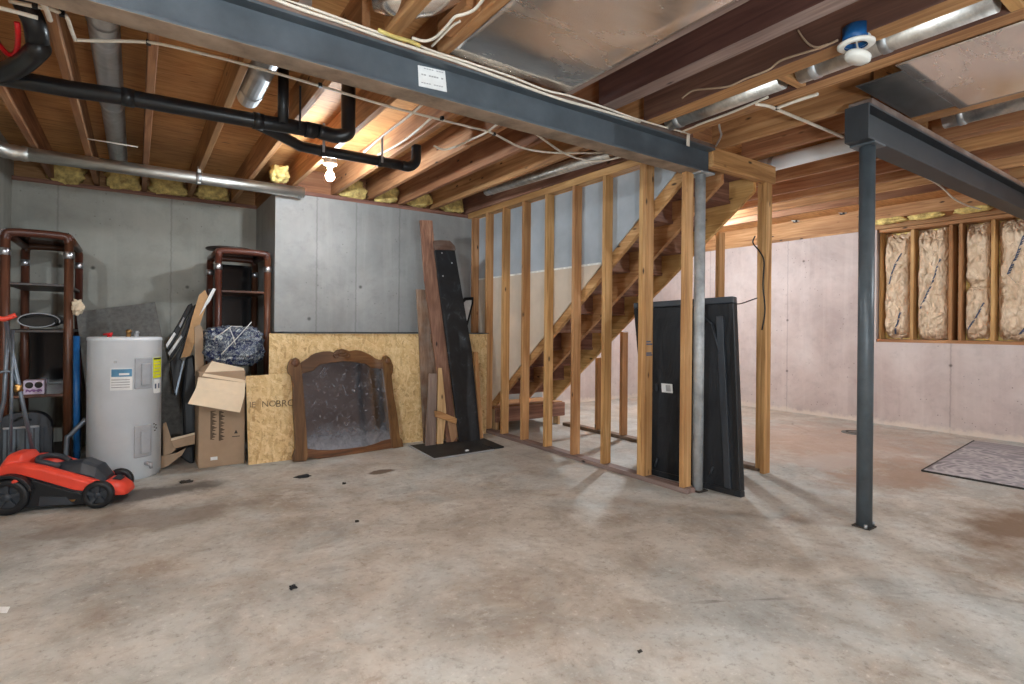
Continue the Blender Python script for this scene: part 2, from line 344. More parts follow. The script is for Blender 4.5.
# ------------------------------------------------------------------ mesh building
class MB:
    def __init__(s): s.v = []; s.f = []; s.sm = []; s.mi = []; s.cur = 0
    def _add(s, vs, fs, smooth=False):
        o = len(s.v); s.v += [V3(*p) for p in vs]
        for f in fs: s.f.append([o+i for i in f]); s.sm.append(smooth); s.mi.append(s.cur)
        return s
    def hexa(s, p):      # 8 corners: bottom ring 0-3, top ring 4-7
        return s._add(p, [(3, 2, 1, 0), (4, 5, 6, 7), (0, 1, 5, 4), (1, 2, 6, 5), (2, 3, 7, 6), (3, 0, 4, 7)])
    def box(s, x0, x1, y0, y1, z0, z1):
        return s.hexa([(x0, y0, z0), (x1, y0, z0), (x1, y1, z0), (x0, y1, z0), (x0, y0, z1), (x1, y0, z1), (x1, y1, z1), (x0, y1, z1)])
    def obox(s, c, ax, ay, az, hx, hy, hz):
        c, ax, ay, az = V3(*c), V3(*ax), V3(*ay), V3(*az); q = []
        for k in (-1, 1):
            for (i, j) in ((-1, -1), (1, -1), (1, 1), (-1, 1)): q.append(c + ax*i*hx + ay*j*hy + az*k*hz)
        return s.hexa(q)
    def bar(s, a, b, w, h, up=(0, 0, 1)):
        a, b, up = V3(*a), V3(*b), V3(*up); d = b-a; L = np.linalg.norm(d); d /= L
        sd = np.cross(d, up); sd /= np.linalg.norm(sd); u = np.cross(sd, d)
        return s.obox((a+b)/2, d, sd, u, L/2, w/2, h/2)
    def prism(s, pts, off):
        n = len(pts); off = V3(*off); a = [V3(*p) for p in pts]; b = [p+off for p in a]
        fs = [tuple(range(n)), tuple(range(2*n-1, n-1, -1))] + [(i, n+i, n+(i+1) % n, (i+1) % n) for i in range(n)]
        return s._add(a+b, fs)
    def tube(s, pts, r, seg=10, caps=True, ry=None):
        pts = [V3(*p) for p in pts]; n = len(pts); rs = r if hasattr(r, '__len__') else [r]*n
        vs = []; prev = None
        for i, p in enumerate(pts):
            d = pts[min(i+1, n-1)] - pts[max(i-1, 0)]; d = d/np.linalg.norm(d)
            if prev is None:
                ref = V3(0, 0, 1) if abs(d[2]) < .9 else V3(1, 0, 0)
                a = np.cross(d, ref)
            else: a = prev - d*(prev@d)
            a /= np.linalg.norm(a); prev = a; b = np.cross(d, a)
            for k in range(seg):
                t = 2*math.pi*k/seg; vs.append(p + rs[i]*(math.cos(t)*a + math.sin(t)*b*(ry or 1)))
        fs = [(i*seg+k, i*seg+(k+1) % seg, (i+1)*seg+(k+1) % seg, (i+1)*seg+k) for i in range(n-1) for k in range(seg)]
        s._add(vs, fs, True)
        if caps:
            o = len(s.v) - len(vs)
            for base, rev in ((0, True), ((n-1)*seg, False)):
                f = [o+base+k for k in range(seg)]; s.f.append(f[::-1] if rev else f); s.sm.append(False); s.mi.append(s.cur)
        return s
    def lathe(s, c, prof, axis=(0, 0, 1), seg=28, ref=None):
        c, axis = V3(*c), V3(*axis); axis = axis/np.linalg.norm(axis)
        rf = V3(*(ref or ((1, 0, 0) if abs(axis[0]) < .9 else (0, 1, 0)))); a = np.cross(axis, rf); a /= np.linalg.norm(a); b = np.cross(axis, a)
        n = len(prof); vs = []
        for r, h in prof:
            for k in range(seg):
                t = 2*math.pi*k/seg; vs.append(c + axis*h + r*(math.cos(t)*a + math.sin(t)*b))
        fs = [(i*seg+k, i*seg+(k+1) % seg, (i+1)*seg+(k+1) % seg, (i+1)*seg+k) for i in range(n-1) for k in range(seg)]
        return s._add(vs, fs, True)
    def grid(s, fn, nu, nv, smooth=True):
        vs = [fn(i/nu, j/nv) for j in range(nv+1) for i in range(nu+1)]
        fs = [(j*(nu+1)+i, j*(nu+1)+i+1, (j+1)*(nu+1)+i+1, (j+1)*(nu+1)+i) for j in range(nv) for i in range(nu)]
        return s._add(vs, fs, smooth)
    def loft(s, secs, smooth=False):
        n = len(secs[0]); vs = [p for q in secs for p in q]
        fs = [(i*n+k, i*n+(k+1) % n, (i+1)*n+(k+1) % n, (i+1)*n+k) for i in range(len(secs)-1) for k in range(n)]
        s._add(vs, fs, smooth); o = len(s.v)-len(vs)
        for f, rev in (([o+k for k in range(n)], True), ([o+(len(secs)-1)*n+k for k in range(n)], False)):
            s.f.append(f[::-1] if rev else f); s.sm.append(False); s.mi.append(s.cur)
        return s
    def build(s, name, mat, parent=None, bevel=0, origin=None, weld=True, sub=0, solid=0):
        P = np.array(s.v)
        if parent is not None: base = V3(*parent['_o'])
        elif origin is not None: base = V3(*origin)
        else:
            lo, hi = P.min(0), P.max(0); base = V3((lo[0]+hi[0])/2, (lo[1]+hi[1])/2, lo[2])
        me = bpy.data.meshes.new(name); me.from_pydata([tuple(p) for p in P-base], [], s.f)
        for m in (mat if isinstance(mat, (list, tuple)) else [mat]): me.materials.append(m)
        me.polygons.foreach_set('use_smooth', s.sm); me.polygons.foreach_set('material_index', s.mi)
        bm = bmesh.new(); bm.from_mesh(me)
        bmesh.ops.recalc_face_normals(bm, faces=bm.faces); bm.to_mesh(me); bm.free(); me.update()
        o = bpy.data.objects.new(name, me); COL.objects.link(o)
        if parent is not None: o.parent = parent
        else: o.location = base
        o['_o'] = list(map(float, base))
        if bevel:
            b = o.modifiers.new('bevel', 'BEVEL'); b.width = bevel; b.segments = 2; b.limit_method = 'ANGLE'; b.angle_limit = math.radians(40)
        if sub:
            b = o.modifiers.new('subdivision', 'SUBSURF'); b.levels = sub; b.render_levels = sub
        if solid:
            b = o.modifiers.new('solidify', 'SOLIDIFY'); b.thickness = solid; b.offset = -1
        return o

def tag(o, label, cat=None, group=None):
    o['label'] = label
    if cat: o['category'] = cat
    if group: o['group'] = group
    return o
def empty(name, loc, label, cat, group=None):
    o = bpy.data.objects.new(name, None); COL.objects.link(o); o.location = loc; o.empty_display_size = .1
    o['_o'] = list(map(float, loc)); return tag(o, label, cat, group)
def struct(o): o['kind'] = 'structure'; return o
ORG = (0, 0, 0)

def text(name, s, size, p, ax, up, mat, parent, ext=.0006, align='CENTER'):
    """flat raised lettering at p, reading along ax with letter tops along up"""
    cu = bpy.data.curves.new(name, 'FONT'); cu.body = s; cu.size = size; cu.extrude = ext; cu.align_x = align; cu.align_y = 'CENTER'
    t = bpy.data.objects.new(name, cu); COL.objects.link(t)
    bpy.context.view_layer.update()
    me = bpy.data.meshes.new_from_object(t.evaluated_get(bpy.context.evaluated_depsgraph_get()))
    bpy.data.objects.remove(t); bpy.data.curves.remove(cu)
    ax = V3(*ax); ax = ax/np.linalg.norm(ax); up = V3(*up); up = up - ax*(up@ax); up /= np.linalg.norm(up); nn = np.cross(ax, up)
    pb = V3(*parent['_o'])
    for v in me.vertices:
        q = V3(*p) + ax*v.co.x + up*v.co.y + nn*v.co.z - pb; v.co = q
    me.materials.clear(); me.materials.append(mat)
    o = bpy.data.objects.new(name, me); COL.objects.link(o); o.parent = parent; o['_o'] = parent['_o']; return o

def smooth_path(pts, n=6):
    pts = [V3(*p) for p in pts]; out = []
    q = [2*pts[0]-pts[1]] + pts + [2*pts[-1]-pts[-2]]
    for i in range(1, len(q)-2):
        for k in range(n):
            t = k/n; a, b, c, d = q[i-1:i+3]
            out.append(.5*((2*b) + (c-a)*t + (2*a-5*b+4*c-d)*t*t + (3*b-3*c+d-a)*t**3))
    out.append(pts[-1]); return out
def nz(x, y, z): return noise.noise(Vector((x, y, z)))
ORD = ['first', 'second', 'third', 'fourth', 'fifth', 'sixth', 'seventh', 'eighth', 'ninth', 'tenth', 'eleventh', 'twelfth', 'thirteenth']

# ------------------------------------------------------------------ the room
YB, YU, YO, XR = 6.75, 5.72, 5.215, 7.92          # recess wall, upper wall, osb face, rosy wall
ZJ, ZT = 2.575, 2.81                              # joist undersides, subfloor
struct(MB().box(-2.4, 9.4, -4.6, 7.4, -.12, 0).build('floor', M['floor'], origin=ORG))
struct(MB().box(-2.4, 9.4, -4.6, 7.4, ZT, ZT+.03).build('ceiling', M['ply'], origin=ORG))
struct(MB().box(-1.15, 1.12, YB, YB+.2, 0, 2.52).build('wall_recess', M['wall_bl'], origin=ORG))
struct(MB().box(-1.15, -.95, 5.3, YB+.2, 0, ZT).box(-2.4, -1.15, 5.3, 5.5, 0, ZT).box(-2.4, -2.2, -4.6, 5.3, 0, ZT).build('wall_left', M['wall_bl'], origin=ORG))
struct(MB().box(-2.2, 9.2, -4.6, -4.4, 0, ZT).build('wall_front', W['grey_x'], origin=ORG))
wu = MB().box(1.12, 4.46, YU, YU+1.2, 0, 2.52)
struct(wu.build('wall_back', M['wall_up'], origin=ORG))
struct(MB().box(1.12, 3.29, YO+.03, YU, 0, 1.13).build('wall_pony', M['wall_up'], origin=ORG))
struct(MB().box(1.10, 3.29, YO-.015, YU, 1.13, 1.137).build('trim_ledge', M['ledge'], origin=ORG))
struct(MB().box(4.46, 9.0, 6.62, 6.82, 0, 2.52).build('wall_far', M['wall_pk'], origin=ORG))
NY0, NY1, NZ0, NZ1 = .6, 3.11, 1.06, 2.50
wr = MB()
wr.box(XR, XR+.3, NY1, 6.62, 0, 2.52); wr.box(XR, XR+.3, -4.6, NY1, 0, NZ0); wr.box(XR, XR+.3, -4.6, NY0-.005, NZ0, 2.52)
struct(wr.build('wall_right', M['wall_pk'], origin=ORG))
struct(MB().box(XR+.24, XR+.26, NY0, NY1, NZ0, 2.52).build('wall_niche', M['osb'], origin=ORG))

# sill plates and rim boards on top of the walls
def timber(name, label, cat, b, mat, group=None, bevel=.004):
    return tag(MB().box(*b).build(name, mat, bevel=bevel), label, cat, group)
timber('sill_plate', 'dark wooden sill plate on top of the recessed left concrete wall', 'sill plate', (-.955, 1.125, YB-.01, YB+.13, 2.52, 2.56), W['red_x'])
timber('sill_plate', 'wooden sill plate on top of the pale back wall above the ledge', 'sill plate', (1.12, 3.3, YU-.01, YU+.13, 2.52, 2.56), W['red_x'])
timber('sill_plate', 'wooden sill plate along the top of the rosy right wall', 'sill plate', (XR-.01, XR+.14, .3, 6.6, 2.52, 2.56), W['joist_y'])
timber('rim_board', 'brown rim board behind the joist ends above the recessed left wall', 'rim board', (-.955, 1.125, YB+.10, YB+.14, 2.56, ZT), W['joist_x'])
timber('rim_board', 'brown rim board behind the joist ends above the pale back wall', 'rim board', (1.12, 3.3, YU+.10, YU+.14, 2.56, ZT), W['joist_x'])
timber('rim_board', 'long light rim board over the rosy right wall', 'rim board', (XR+.01, XR+.05, .3, 6.6, 2.56, ZT), W['stud_y'])

timber('rim_board', 'brown rim board over the short return wall beside the recess', 'rim board', (1.12, 1.16, YU+.15, YB+.09, 2.52, ZT), W['joist_y'])
# ceiling joists left of the steel beam
xl = [-.69, -.35, .04, .445, .86, 1.25, 1.68, 2.06, 2.43, 2.83]
for i, x in enumerate(xl):
    y1 = YB+.09 if x < 1.1 else YU+.09
    timber('ceiling_joist', 'brown ceiling joist behind the blue-grey beam, %s from the left side wall' % ORD[i], 'joist', (x, x+.042, 2.50, y1, ZJ, ZT), W['joist_y'], 'joists behind the blue-grey beam')
timber('ceiling_joist', 'joist directly above the top plate of the stud wall by the stairs', 'joist', (3.28, 3.32, 2.50, YU+.09, ZJ, ZT), W['red_y'])
# joists in front of the beam
xf = [(-.28, .042, 'joist_y'), (.12, .042, 'joist_y'), (.52, .042, 'joist_y'), (.96, .06, 'joist_y'), (1.24, .05, 'joist_y'), (2.06, .045, 'red_y'), (2.36, .115, 'grey_y'), (2.77, .12, 'joist_y'), (3.10, .11, 'joist_y')]
W['maroon_y'] = wood('maroon_wood_y', (70, 44, 38), (98, 66, 56), (122, 88, 74), 1, knots=False)
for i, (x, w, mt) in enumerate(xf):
    if x > 2:       # maroon faces, with a paler wood on the bottom face
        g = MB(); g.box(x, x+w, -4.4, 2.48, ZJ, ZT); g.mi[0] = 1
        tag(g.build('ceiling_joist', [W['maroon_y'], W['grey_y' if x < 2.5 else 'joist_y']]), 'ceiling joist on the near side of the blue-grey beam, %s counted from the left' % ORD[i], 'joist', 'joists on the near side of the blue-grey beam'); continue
    timber('ceiling_joist', 'ceiling joist on the near side of the blue-grey beam, %s counted from the left' % ORD[i], 'joist', (x, x+w, -4.4, 2.48, ZJ, ZT), W[mt], 'joists on the near side of the blue-grey beam')
timber('cleat', 'thin cleat on the reddish joist beside the big sheet-metal pan', 'cleat', (2.105, 2.135, 1.60, 2.40, ZJ+.02, ZJ+.06), W['red_y'])
# joists of the right-hand bay
xr = [3.64, 4.03, 4.50, 4.88, 5.34, 5.66, 6.05, 6.40]
for i, x in enumerate(xr):
    y1 = 2.57 if x < 4.35 else 6.7
    timber('ceiling_joist', 'ceiling joist beyond the dark beam, %s counted from the blue-grey post' % ORD[i], 'joist', (x, x+.042, 1.47, y1, ZJ, ZT), W['joist_y'], 'joists beyond the dark beam')
xn = [4.17, 4.76, 5.2, 5.6, 6.0, 6.45, 6.9, 7.4]
for i, x in enumerate(xn):
    timber('ceiling_joist', 'ceiling joist on the near side of the dark beam, %s from the sheet-metal pan' % ORD[i], 'joist', (x, x+(.10 if i < 2 else .042), -4.4, 1.52, ZJ, ZT), W['joist_y'], 'joists on the near side of the dark beam')
timber('blocking', 'short wood block between joists beside the far end of the round duct', 'blocking', (2.89, 3.10, 1.58, 1.63, ZJ, ZT-.02), W['stud_x'])
timber('blocking', 'short wood block between joists at the near end of the round duct', 'blocking', (2.89, 3.10, .66, .71, ZJ, ZT-.02), W['stud_x'])
timber('blocking', 'short reddish block under the light cable end left of the sheet-metal pan', 'blocking', (1.165, 1.24, 2.05, 2.32, ZJ+.01, ZJ+.06), W['stud_y'])

# sheet-metal pans
def pan(label, x0, x1, y0, y1, amp, mat):
    g = MB()
    def fn(u, v):
        x = x0+(x1-x0)*u; y = y0+(y1-y0)*v; e = min(u, 1-u)*min(v, 1-v)
        return (x, y, ZJ-.0016 - amp*(.5+.5*nz(x*1.7, y*2.4, 3))*min(1, e*30))
    g.grid(fn, 30, 36)
    o = g.build('sheet_metal_pan', mat, solid=.0015); return tag(o, label, 'sheet metal')
pan('large rippled sheet-metal pan under the joists on the near side of the blue-grey beam', 1.29, 2.06, -.9, 2.44, .03, M['foil'])
pan('sheet-metal pan under the joists over the dark beam\'s left end', 3.22, 4.17, -.9, 1.19, .018, M['foil'])
pan('darker small sheet-metal patch next to the dark beam\'s left end', 3.32, 4.10, 1.19, 1.42, .006, M['reflpan'])  # dark colour stands in for the beam reflected in this metal
pan('small sheet-metal pan near the right picture edge above the dark beam', 5.24, 5.60, -.6, 1.05, .012, M['foil'])

# steel beams
def ibeam(label, x0, x1, yc, z0, z1, fw, mat, ends=False):
    root = empty('steel_beam', (x0, yc, z0), label, 'beam')
    MB().box(x0, x1, yc-.006, yc+.006, z0, z1).build('web', mat, root)
    MB().box(x0, x1, yc-fw/2, yc+fw/2, z0, z0+.013).build('flange', mat, root, .002)
    MB().box(x0, x1, yc-fw/2+.002, yc+fw/2-.002, z0-.0015, z0).build('brown_underside', M['underbrown'] if 'blue' in label else mat, root)  # thin plate under the flange, brown on the blue-grey beam
    MB().box(x0, x1, yc-fw/2, yc+fw/2, z1-.013, z1).build('flange', mat, root, .002)
    return root
b1 = ibeam('long blue-grey steel beam crossing the ceiling to the first post', -1.4, 3.54, 2.535, 2.352, 2.545, .135, M['steel'])
b2 = ibeam('dark grey steel beam running right from the second post', 3.52, 8.1, 1.495, 2.328, 2.535, .135, M['steel2'])
MB().box(3.515, 3.53, 1.43, 1.56, 2.328, 2.535).build('end_plate', M['steel2'], b2)
timber('nailer', 'wooden nailer plank lying on top of the blue-grey beam', 'nailer', (-1.4, 3.54, 2.47, 2.60, 2.546, ZJ-.001), W['old_x'])
timber('nailer', 'wooden nailer plank lying on top of the dark beam', 'nailer', (3.56, 8.0, 1.43, 1.56, 2.536, ZJ-.001), W['old_x'])
# sticker on the web
q = [onY(2.525, *p) for p in ((418, 65), (445, 71), (447, 92), (419, 86))]
st = MB().prism(q, (0, .003, 0)).build('sticker', M['label'], b1); tag(st, 'white printed paper sticker')
mid = sum(q)/4
for k, dz in enumerate((.040, .006, -.034)):
    g = MB(); a = (q[0]+q[3])/2; b = (q[1]+q[2])/2; d = (b-a)
    for j in range(9):
        if (j*7+k) % 5 == 0: continue
        s0 = a + d*(.1+.09*j) + V3(0, -.001, dz); s1 = s0 + d*.07
        g.prism([s0, s1, s1+V3(0, 0, .007 if k == 1 else .005), s0+V3(0, 0, .007 if k == 1 else .005)], (0, .0008, 0))
    g.build('print', M['labelgrey'], st)

# steel posts
def post(label, x, y, z1, r, mat, fw, top=True):
    root = empty('steel_post', (x, y, 0), label, 'post')
    MB().lathe((x, y, 0), [(0, .006), (r, .006), (r, z1-.01), (0, z1-.01)], seg=28).build('shaft', mat, root)
    MB().box(x-fw, x+fw, y-fw, y+fw, 0, .009).build('base_plate', M['dirty'], root, .002)
    MB().box(x-.075, x+.075, y-.07, y+.07, z1-.012, z1).build('top_plate', mat, root, .002)
    return root
p1 = post('grey steel post with worn foot beside the studs and black panel', 3.44, 2.525, 2.352, .0385, M['post'], .055)
p2 = post('slate grey steel post standing free under the dark beam end', 3.665, 1.495, 2.328, .043, M['post2'], .05)
g = MB()
for a in (-1, 1): g.lathe((3.665+a*.052, 1.495-.03, .009), [(0, .02), (.010, .02), (.010, 0), (0, 0)], seg=8)
g.build('anchor_bolt', M['galv'], p2)

# ------------------------------------------------------------------ stud wall, stairs
sy = [5.62, 5.30, 4.96, 4.585, 4.20, 3.795, 3.40, 2.985, 2.575]
sl = ['against the back wall corner', 'second from the back wall corner', 'third from the back wall corner', 'fourth from the back wall corner',
      'fifth from the back wall corner', 'sixth from the back wall corner', 'last single one before the doubled stud', None, 'short one beside the grey steel post']
for y, l in zip(sy, sl):
    if l is None:
        t = empty('wall_stud', (3.335, y-.038, .038), 'doubled near wall stud with blue marks, left of the black panel', 'stud', 'studs of the near stair wall')
        MB().box(3.29, 3.379, y-.038, y, .038, 2.505).build('board', W['stud_z'], t, .003)
        MB().box(3.288, 3.377, y-.078, y-.040, .038, 2.505).build('board', W['stud_z'], t, .003)
        g = MB()
        for (z, w) in ((1.09, .05), (1.07, .07), (1.00, .06), (.985, .07)): g.box(3.30, 3.30+w, y-.0795, y-.0785, z, z+.012)
        tag(g.build('pencil_mark', M['inkblue'], t), 'dark blue scribbled mark'); continue
    z1 = 2.35 if y < 2.6 else 2.505
    timber('wall_stud', 'near wall stud of the stairs, ' + l, 'stud', (3.29, 3.379, y-.038, y, .038, z1), W['stud_z'], 'studs of the near stair wall', .003)
timber('bottom_plate', 'flat bottom plate on the floor under the near stair studs', 'plate', (3.285, 3.383, 2.50, 5.70, 0, .037), W['grey_y'])
timber('top_plate', 'top plate across the heads of the near stair studs', 'plate', (3.288, 3.381, 2.62, 5.70, 2.506, 2.572), W['stud_y'])
fy = [(4.585, ''), (4.20, ''), (3.80, ''), (3.40, ''), (3.02, '')]
fl = ['leftmost far wall stud below the stairs', 'second far wall stud below the stairs', 'far wall stud behind the doubled near stud', 'far wall stud hidden behind the black panel', 'far wall stud just right of the black panel\'s top, under the stringers']
def fz(y): return min(2.42, .88+.78*(4.5-y)+.05)
for (y, _), l in zip(fy, fl):
    timber('wall_stud', l, 'stud', (4.345, 4.434, y-.038, y, .038, max(.6, fz(y))), W['stud_z'], 'studs of the far stair wall', .003)
t = empty('wall_stud', (4.37, 2.52, 0), 'doubled far wall stud under the header, right of the black panel', 'stud', 'studs of the far stair wall')
MB().box(4.29, 4.379, 2.545, 2.583, .038, 2.424).build('board', W['stud_z'], t, .003)
MB().box(4.292, 4.379, 2.505, 2.543, 0.0, 2.424).build('board', W['stud_z'], t, .003)
timber('bottom_plate', 'dark bottom plate on the floor under the far stair studs', 'plate', (4.34, 4.44, 2.585, 5.15, 0, .037), W['old_y'])
timber('stair_header', 'wooden header beam at the head of the stairs, right of the grey post', 'header', (3.56, 4.42, 2.50, 2.575, 2.426, 2.573), W['stud_x'])

# drywall fixed to the stair side of the near studs, cut along the slope
XD = 3.3792
def slope(y): return .965 - .795*(y-4.5)
up = [(XD, 5.70, 1.775), (XD, 3.49, 1.775), (XD, 2.66, slope(2.66)), (XD, 2.62, slope(2.62)), (XD, 2.62, 2.50), (XD, 5.70, 2.50)]
up[1] = (XD, 4.5-(1.775-.965)/.795, 1.775)
tag(MB().prism(up, (.0125, 0, 0)).build('drywall_sheet', M['drywall']), 'upper grey drywall sheet behind the near stair studs, above the joint', 'drywall', 'drywall of the stairs')
lo = [(XD, 5.70, .30), (XD, 5.34, .30), (XD, 4.5-(1.773-.965)/.795, 1.773), (XD, 5.70, 1.773)]
tag(MB().prism(lo, (.0125, 0, 0)).build('drywall_sheet', M['drywall2']), 'lower beige drywall sheet behind the near stair studs, below the joint', 'drywall', 'drywall of the stairs')
tag(MB().box(XD-.0015, XD, 3.50, 5.66, 1.766, 1.784).build('joint_tape', M['tape']), 'white tape line along the joint of the stair drywall', 'tape')

# staircase
ST = empty('staircase', (3.83, 5.3, 0), 'open-backed wooden staircase rising from the back wall to the header', 'staircase')
run, rise = .245, .1911
def stringer(x0, x1):
    y0 = 5.32; n = 11; zb = lambda y: .88+.78*(4.5-y)
    pts = [(x0, y0, .30), (x0, 5.245, .30)]
    pts.append((x0, 2.60, zb(2.60)))
    prof = []
    y = 2.60; z = 2.56
    top = [(x0, 2.60, zb(2.6)+.125)]
    # saw-tooth from top to bottom
    k = 0; yy = 2.60; 
    while yy < 5.25:
        zt = zb(yy)+.125
        top.append((x0, yy, zt-.0)); yy2 = min(yy+run, 5.32)
        top.append((x0, yy2, zt-.0)); yy = yy2
    top = [p for p in top if p[2] <= 2.57]
    P = pts + top
    MB().prism(P, (x1-x0, 0, 0)).build('stringer', W['stud_y'], ST, .002)
for a in (3.396, 3.80, 4.255): stringer(a, a+.042)
yy = 2.60; zb = lambda y: .88+.78*(4.5-y)
while yy < 5.2:
    zt = zb(yy)+.125
    if zt < 2.5:
        MB().box(3.396, 4.335, yy-.03, yy+run, zt+.001, zt+.027).build('tread', W['red_x'], ST, .003)
        MB().box(3.396, 4.335, yy+run-.018, yy+run+.002, zt-rise+.028, zt).build('riser', W['red_x'], ST)
    yy += run
# landing at the foot
L = empty('stair_landing', (3.85, 5.45, 0), 'low wooden landing box at the foot of the stairs', 'landing')
MB().box(3.40, 4.42, 5.20, 5.24, .11, .275).build('fascia', W['red_x'], L, .003)
MB().box(3.40, 4.42, 5.25, 5.70, .255, .285).build('deck', W['stud_x'], L, .003)
for x in (3.42, 3.52, 4.34): MB().box(x, x+.04, 5.245, 5.335, 0, .254).build('leg', W['pale_z'], L, .003)

# ------------------------------------------------------------------ black padded panel behind the studs
bl, br = gz(648, 474), gz(741, 498); tl, tr = onX(3.60, 633, 303), onX(3.66, 733, 296)
R0 = empty('folding_panel', tuple((bl+br)/2), 'tall black fabric-covered panel leaning behind the grey post and studs', 'panel')
ex = (br-bl); nrm = np.cross(ex, tl-bl); nrm /= np.linalg.norm(nrm); nrm = nrm if nrm[0] > 0 else -nrm
def pq(u, v, d=0):    # bilinear position on the panel front
    return (bl*(1-u)+br*u)*(1-v) + (tl*(1-u)+tr*u)*v + nrm*d
def quadbar(name, u0, v0, u1, v1, d0, d1, mat, bev=.006):
    return MB().hexa([pq(u0, v0, d1), pq(u1, v0, d1), pq(u1, v0, d0), pq(u0, v0, d0), pq(u0, v1, d1), pq(u1, v1, d1), pq(u1, v1, d0), pq(u0, v1, d0)]).build(name, mat, R0, bev)
g = MB()
g.grid(lambda u, v: pq(.04+.92*u, .03+.94*v, .02+.012*nz(u*3, v*5, 1)+.008*nz(u*9, v*4, 5)), 30, 50)
g.build('fabric', M['tarp'], R0)
quadbar('backing', .02, .02, .98, .98, .045, .06, M['blackp'])
quadbar('frame_rail', 0, 0, 1, .03, 0, .06, M['tarp']); quadbar('frame_rail', 0, .965, 1, 1, 0, .06, M['darkgrey'])
quadbar('frame_rail', 0, .03, .05, .965, 0, .06, M['tarp']); quadbar('frame_rail', .955, .03, 1, .965, 0, .06, M['blackp'])
quadbar('frame_rail', .84, .03, .905, .90, .0, .035, M['darkgrey'])
for (a, b) in (((.62, .955), (.80, .86)), ((.80, .86), (.86, .70))):
    MB().tube([pq(*a, .005), pq(*b, .005)], .008, 8).build('strut', M['darkgrey'], R0)
MB().tube([pq(.09, .05, .003), pq(.13, .10, .003)], .008, 8).build('strap', M['darkgrey'], R0)
MB().tube([pq(.70, .07, .003), pq(.74, .12, .003)], .008, 8).build('strap', M['darkgrey'], R0)
tg = MB().prism([pq(.25, .475, -.002), pq(.37, .475, -.002), pq(.37, .525, -.002), pq(.25, .525, -.002)], nrm*.003).build('tag', M['label'], R0); tag(tg, 'small white tag')
MB().prism([pq(.30, .483, -.004), pq(.35, .483, -.004), pq(.35, .517, -.004), pq(.30, .517, -.004)], nrm*.001).build('print', M['labelgrey'], tg)
MB().prism([pq(.17, .478, .004), pq(.20, .478, .004), pq(.20, .52, .004), pq(.17, .52, .004)], nrm*.003).build('tag', M['darkgrey'], R0)

# ------------------------------------------------------------------ niche with batts
NF = XR+.03
nst = [(3.085, .024), (2.735, .038), (2.345, .036), (2.25, .034), (1.955, .036), (1.50, .036), (1.10, .036)]
nl = ['dark jamb stud at the left edge of the insulated niche', 'stud between first and second insulation batt', 'left one of the two close studs right of second batt', 'right one of the two close studs, left of third batt',
      'stud between third and fourth batt', 'stud right of the fourth batt at the picture edge', 'niche stud beyond the right picture edge']
for (y, w), l in zip(nst, nl):
    timber('niche_stud', l, 'stud', (NF+.02, XR+.235, y-w/2, y+w/2, NZ0+.039, 2.475), W['stud_z'], 'studs of the insulated niche', .003)
timber('niche_sill', 'thin wooden sill board under the insulated niche', 'sill', (XR+.005, XR+.235, NY0, NY1-.005, NZ0, NZ0+.038), W['stud_y'])
timber('wall_plate', 'wooden head plate over the insulated niche', 'plate', (XR+.03, XR+.235, NY0, NY1-.005, 2.478, 2.518), W['stud_y'])
def batt(y0, y1, z0, z1, seed, label, marks, pin=0):
    root = empty('insulation_batt', (XR+.2, (y0+y1)/2, z0), label, 'insulation', 'batts in the niche')
    def fn(u, v):
        y = y1+(y0-y1)*u; z = z0+(z1-z0)*v
        e = min(1, 5*min(u, 1-u)+.02)*min(1, 9*min(v, 1-v)+.05)
        rid = abs(nz(y*5+seed, z*2.2, seed))*.07 + abs(nz(y*11+z*3, z*8+seed, 2))*.05 + abs(nz(y*24-z*6, z*20+seed, 7))*.022 + pin*math.exp(-((v-.47)/.035)**2)*.09
        yy = y + .02*nz(z*3, seed, 4)*(1 if .05 < v < .95 else 0)*(4*u*(1-u))
        return V3(min(XR+.19 - (.165*e**.5 - rid), XR+.232), yy, z)
    MB().grid(fn, 34, 110).build('kraft_facing', M['batt'], root)
    f2 = MB(); f2.box(XR+.17, XR+.235, y0+.004, y1-.004, z0+.004, z1-.004); f2.build('fibre', M['fibre'], root)
    g = MB()
    for (u0, v0, u1, v1) in marks:
        n = 15; 
        for i in range(n):
            if (i*5 + int(seed)) % 6 == 3: continue
            t0 = i/n; t1 = (i+.75)/n; w = .028
            for (ta, da, tb, db) in ((t0, -w, t0+.2/n, w), (t0+.35/n, -w, t0+.55/n, w), (t0, -w, t1, -w*.6)):
                A = fn(u0+(u1-u0)*ta+da, v0+(v1-v0)*ta+da*.12); B = fn(u0+(u1-u0)*tb+db, v0+(v1-v0)*tb+db*.12)
                if np.linalg.norm(B-A) < .004: continue
                g.tube([A+V3(-.003, 0, 0), B+V3(-.003, 0, 0)], .0045, 5, True)
    for (u0, v0, u1, v1) in marks:
        g.tube([fn(u0+(u1-u0)*i/14-.028, v0+(v1-v0)*i/14)+V3(-.002, 0, 0) for i in range(15)], .0025, 5)
    if len(marks) > 1: g.tube([fn(marks[1][2]-.028, marks[1][3]), fn(marks[0][0]-.028, marks[0][1])], .001, 5)
    if marks: g.build('print', M['inkblue'], root)
batt(2.757, 3.07, NZ0+.04, 2.47, 1.3, 'first kraft-faced insulation batt at the left end of the niche', [(.25, .52, .7, .80), (.45, .05, .72, .25)])
batt(2.366, 2.713, NZ0+.04, 2.47, 4.7, 'second kraft-faced batt, smooth and broad with one diagonal print', [(.2, .28, .78, .72)])
batt(1.976, 2.23, NZ0+.04, 2.47, 9.1, 'third kraft-faced batt, crumpled and narrow between two studs', [(.2, .08, .8, .32)], 1)
batt(1.52, 1.934, NZ0+.04, 2.47, 13.6, 'fourth kraft-faced batt at the right picture edge', [(.25, .55, .6, .85), (.5, .06, .95, .25)])
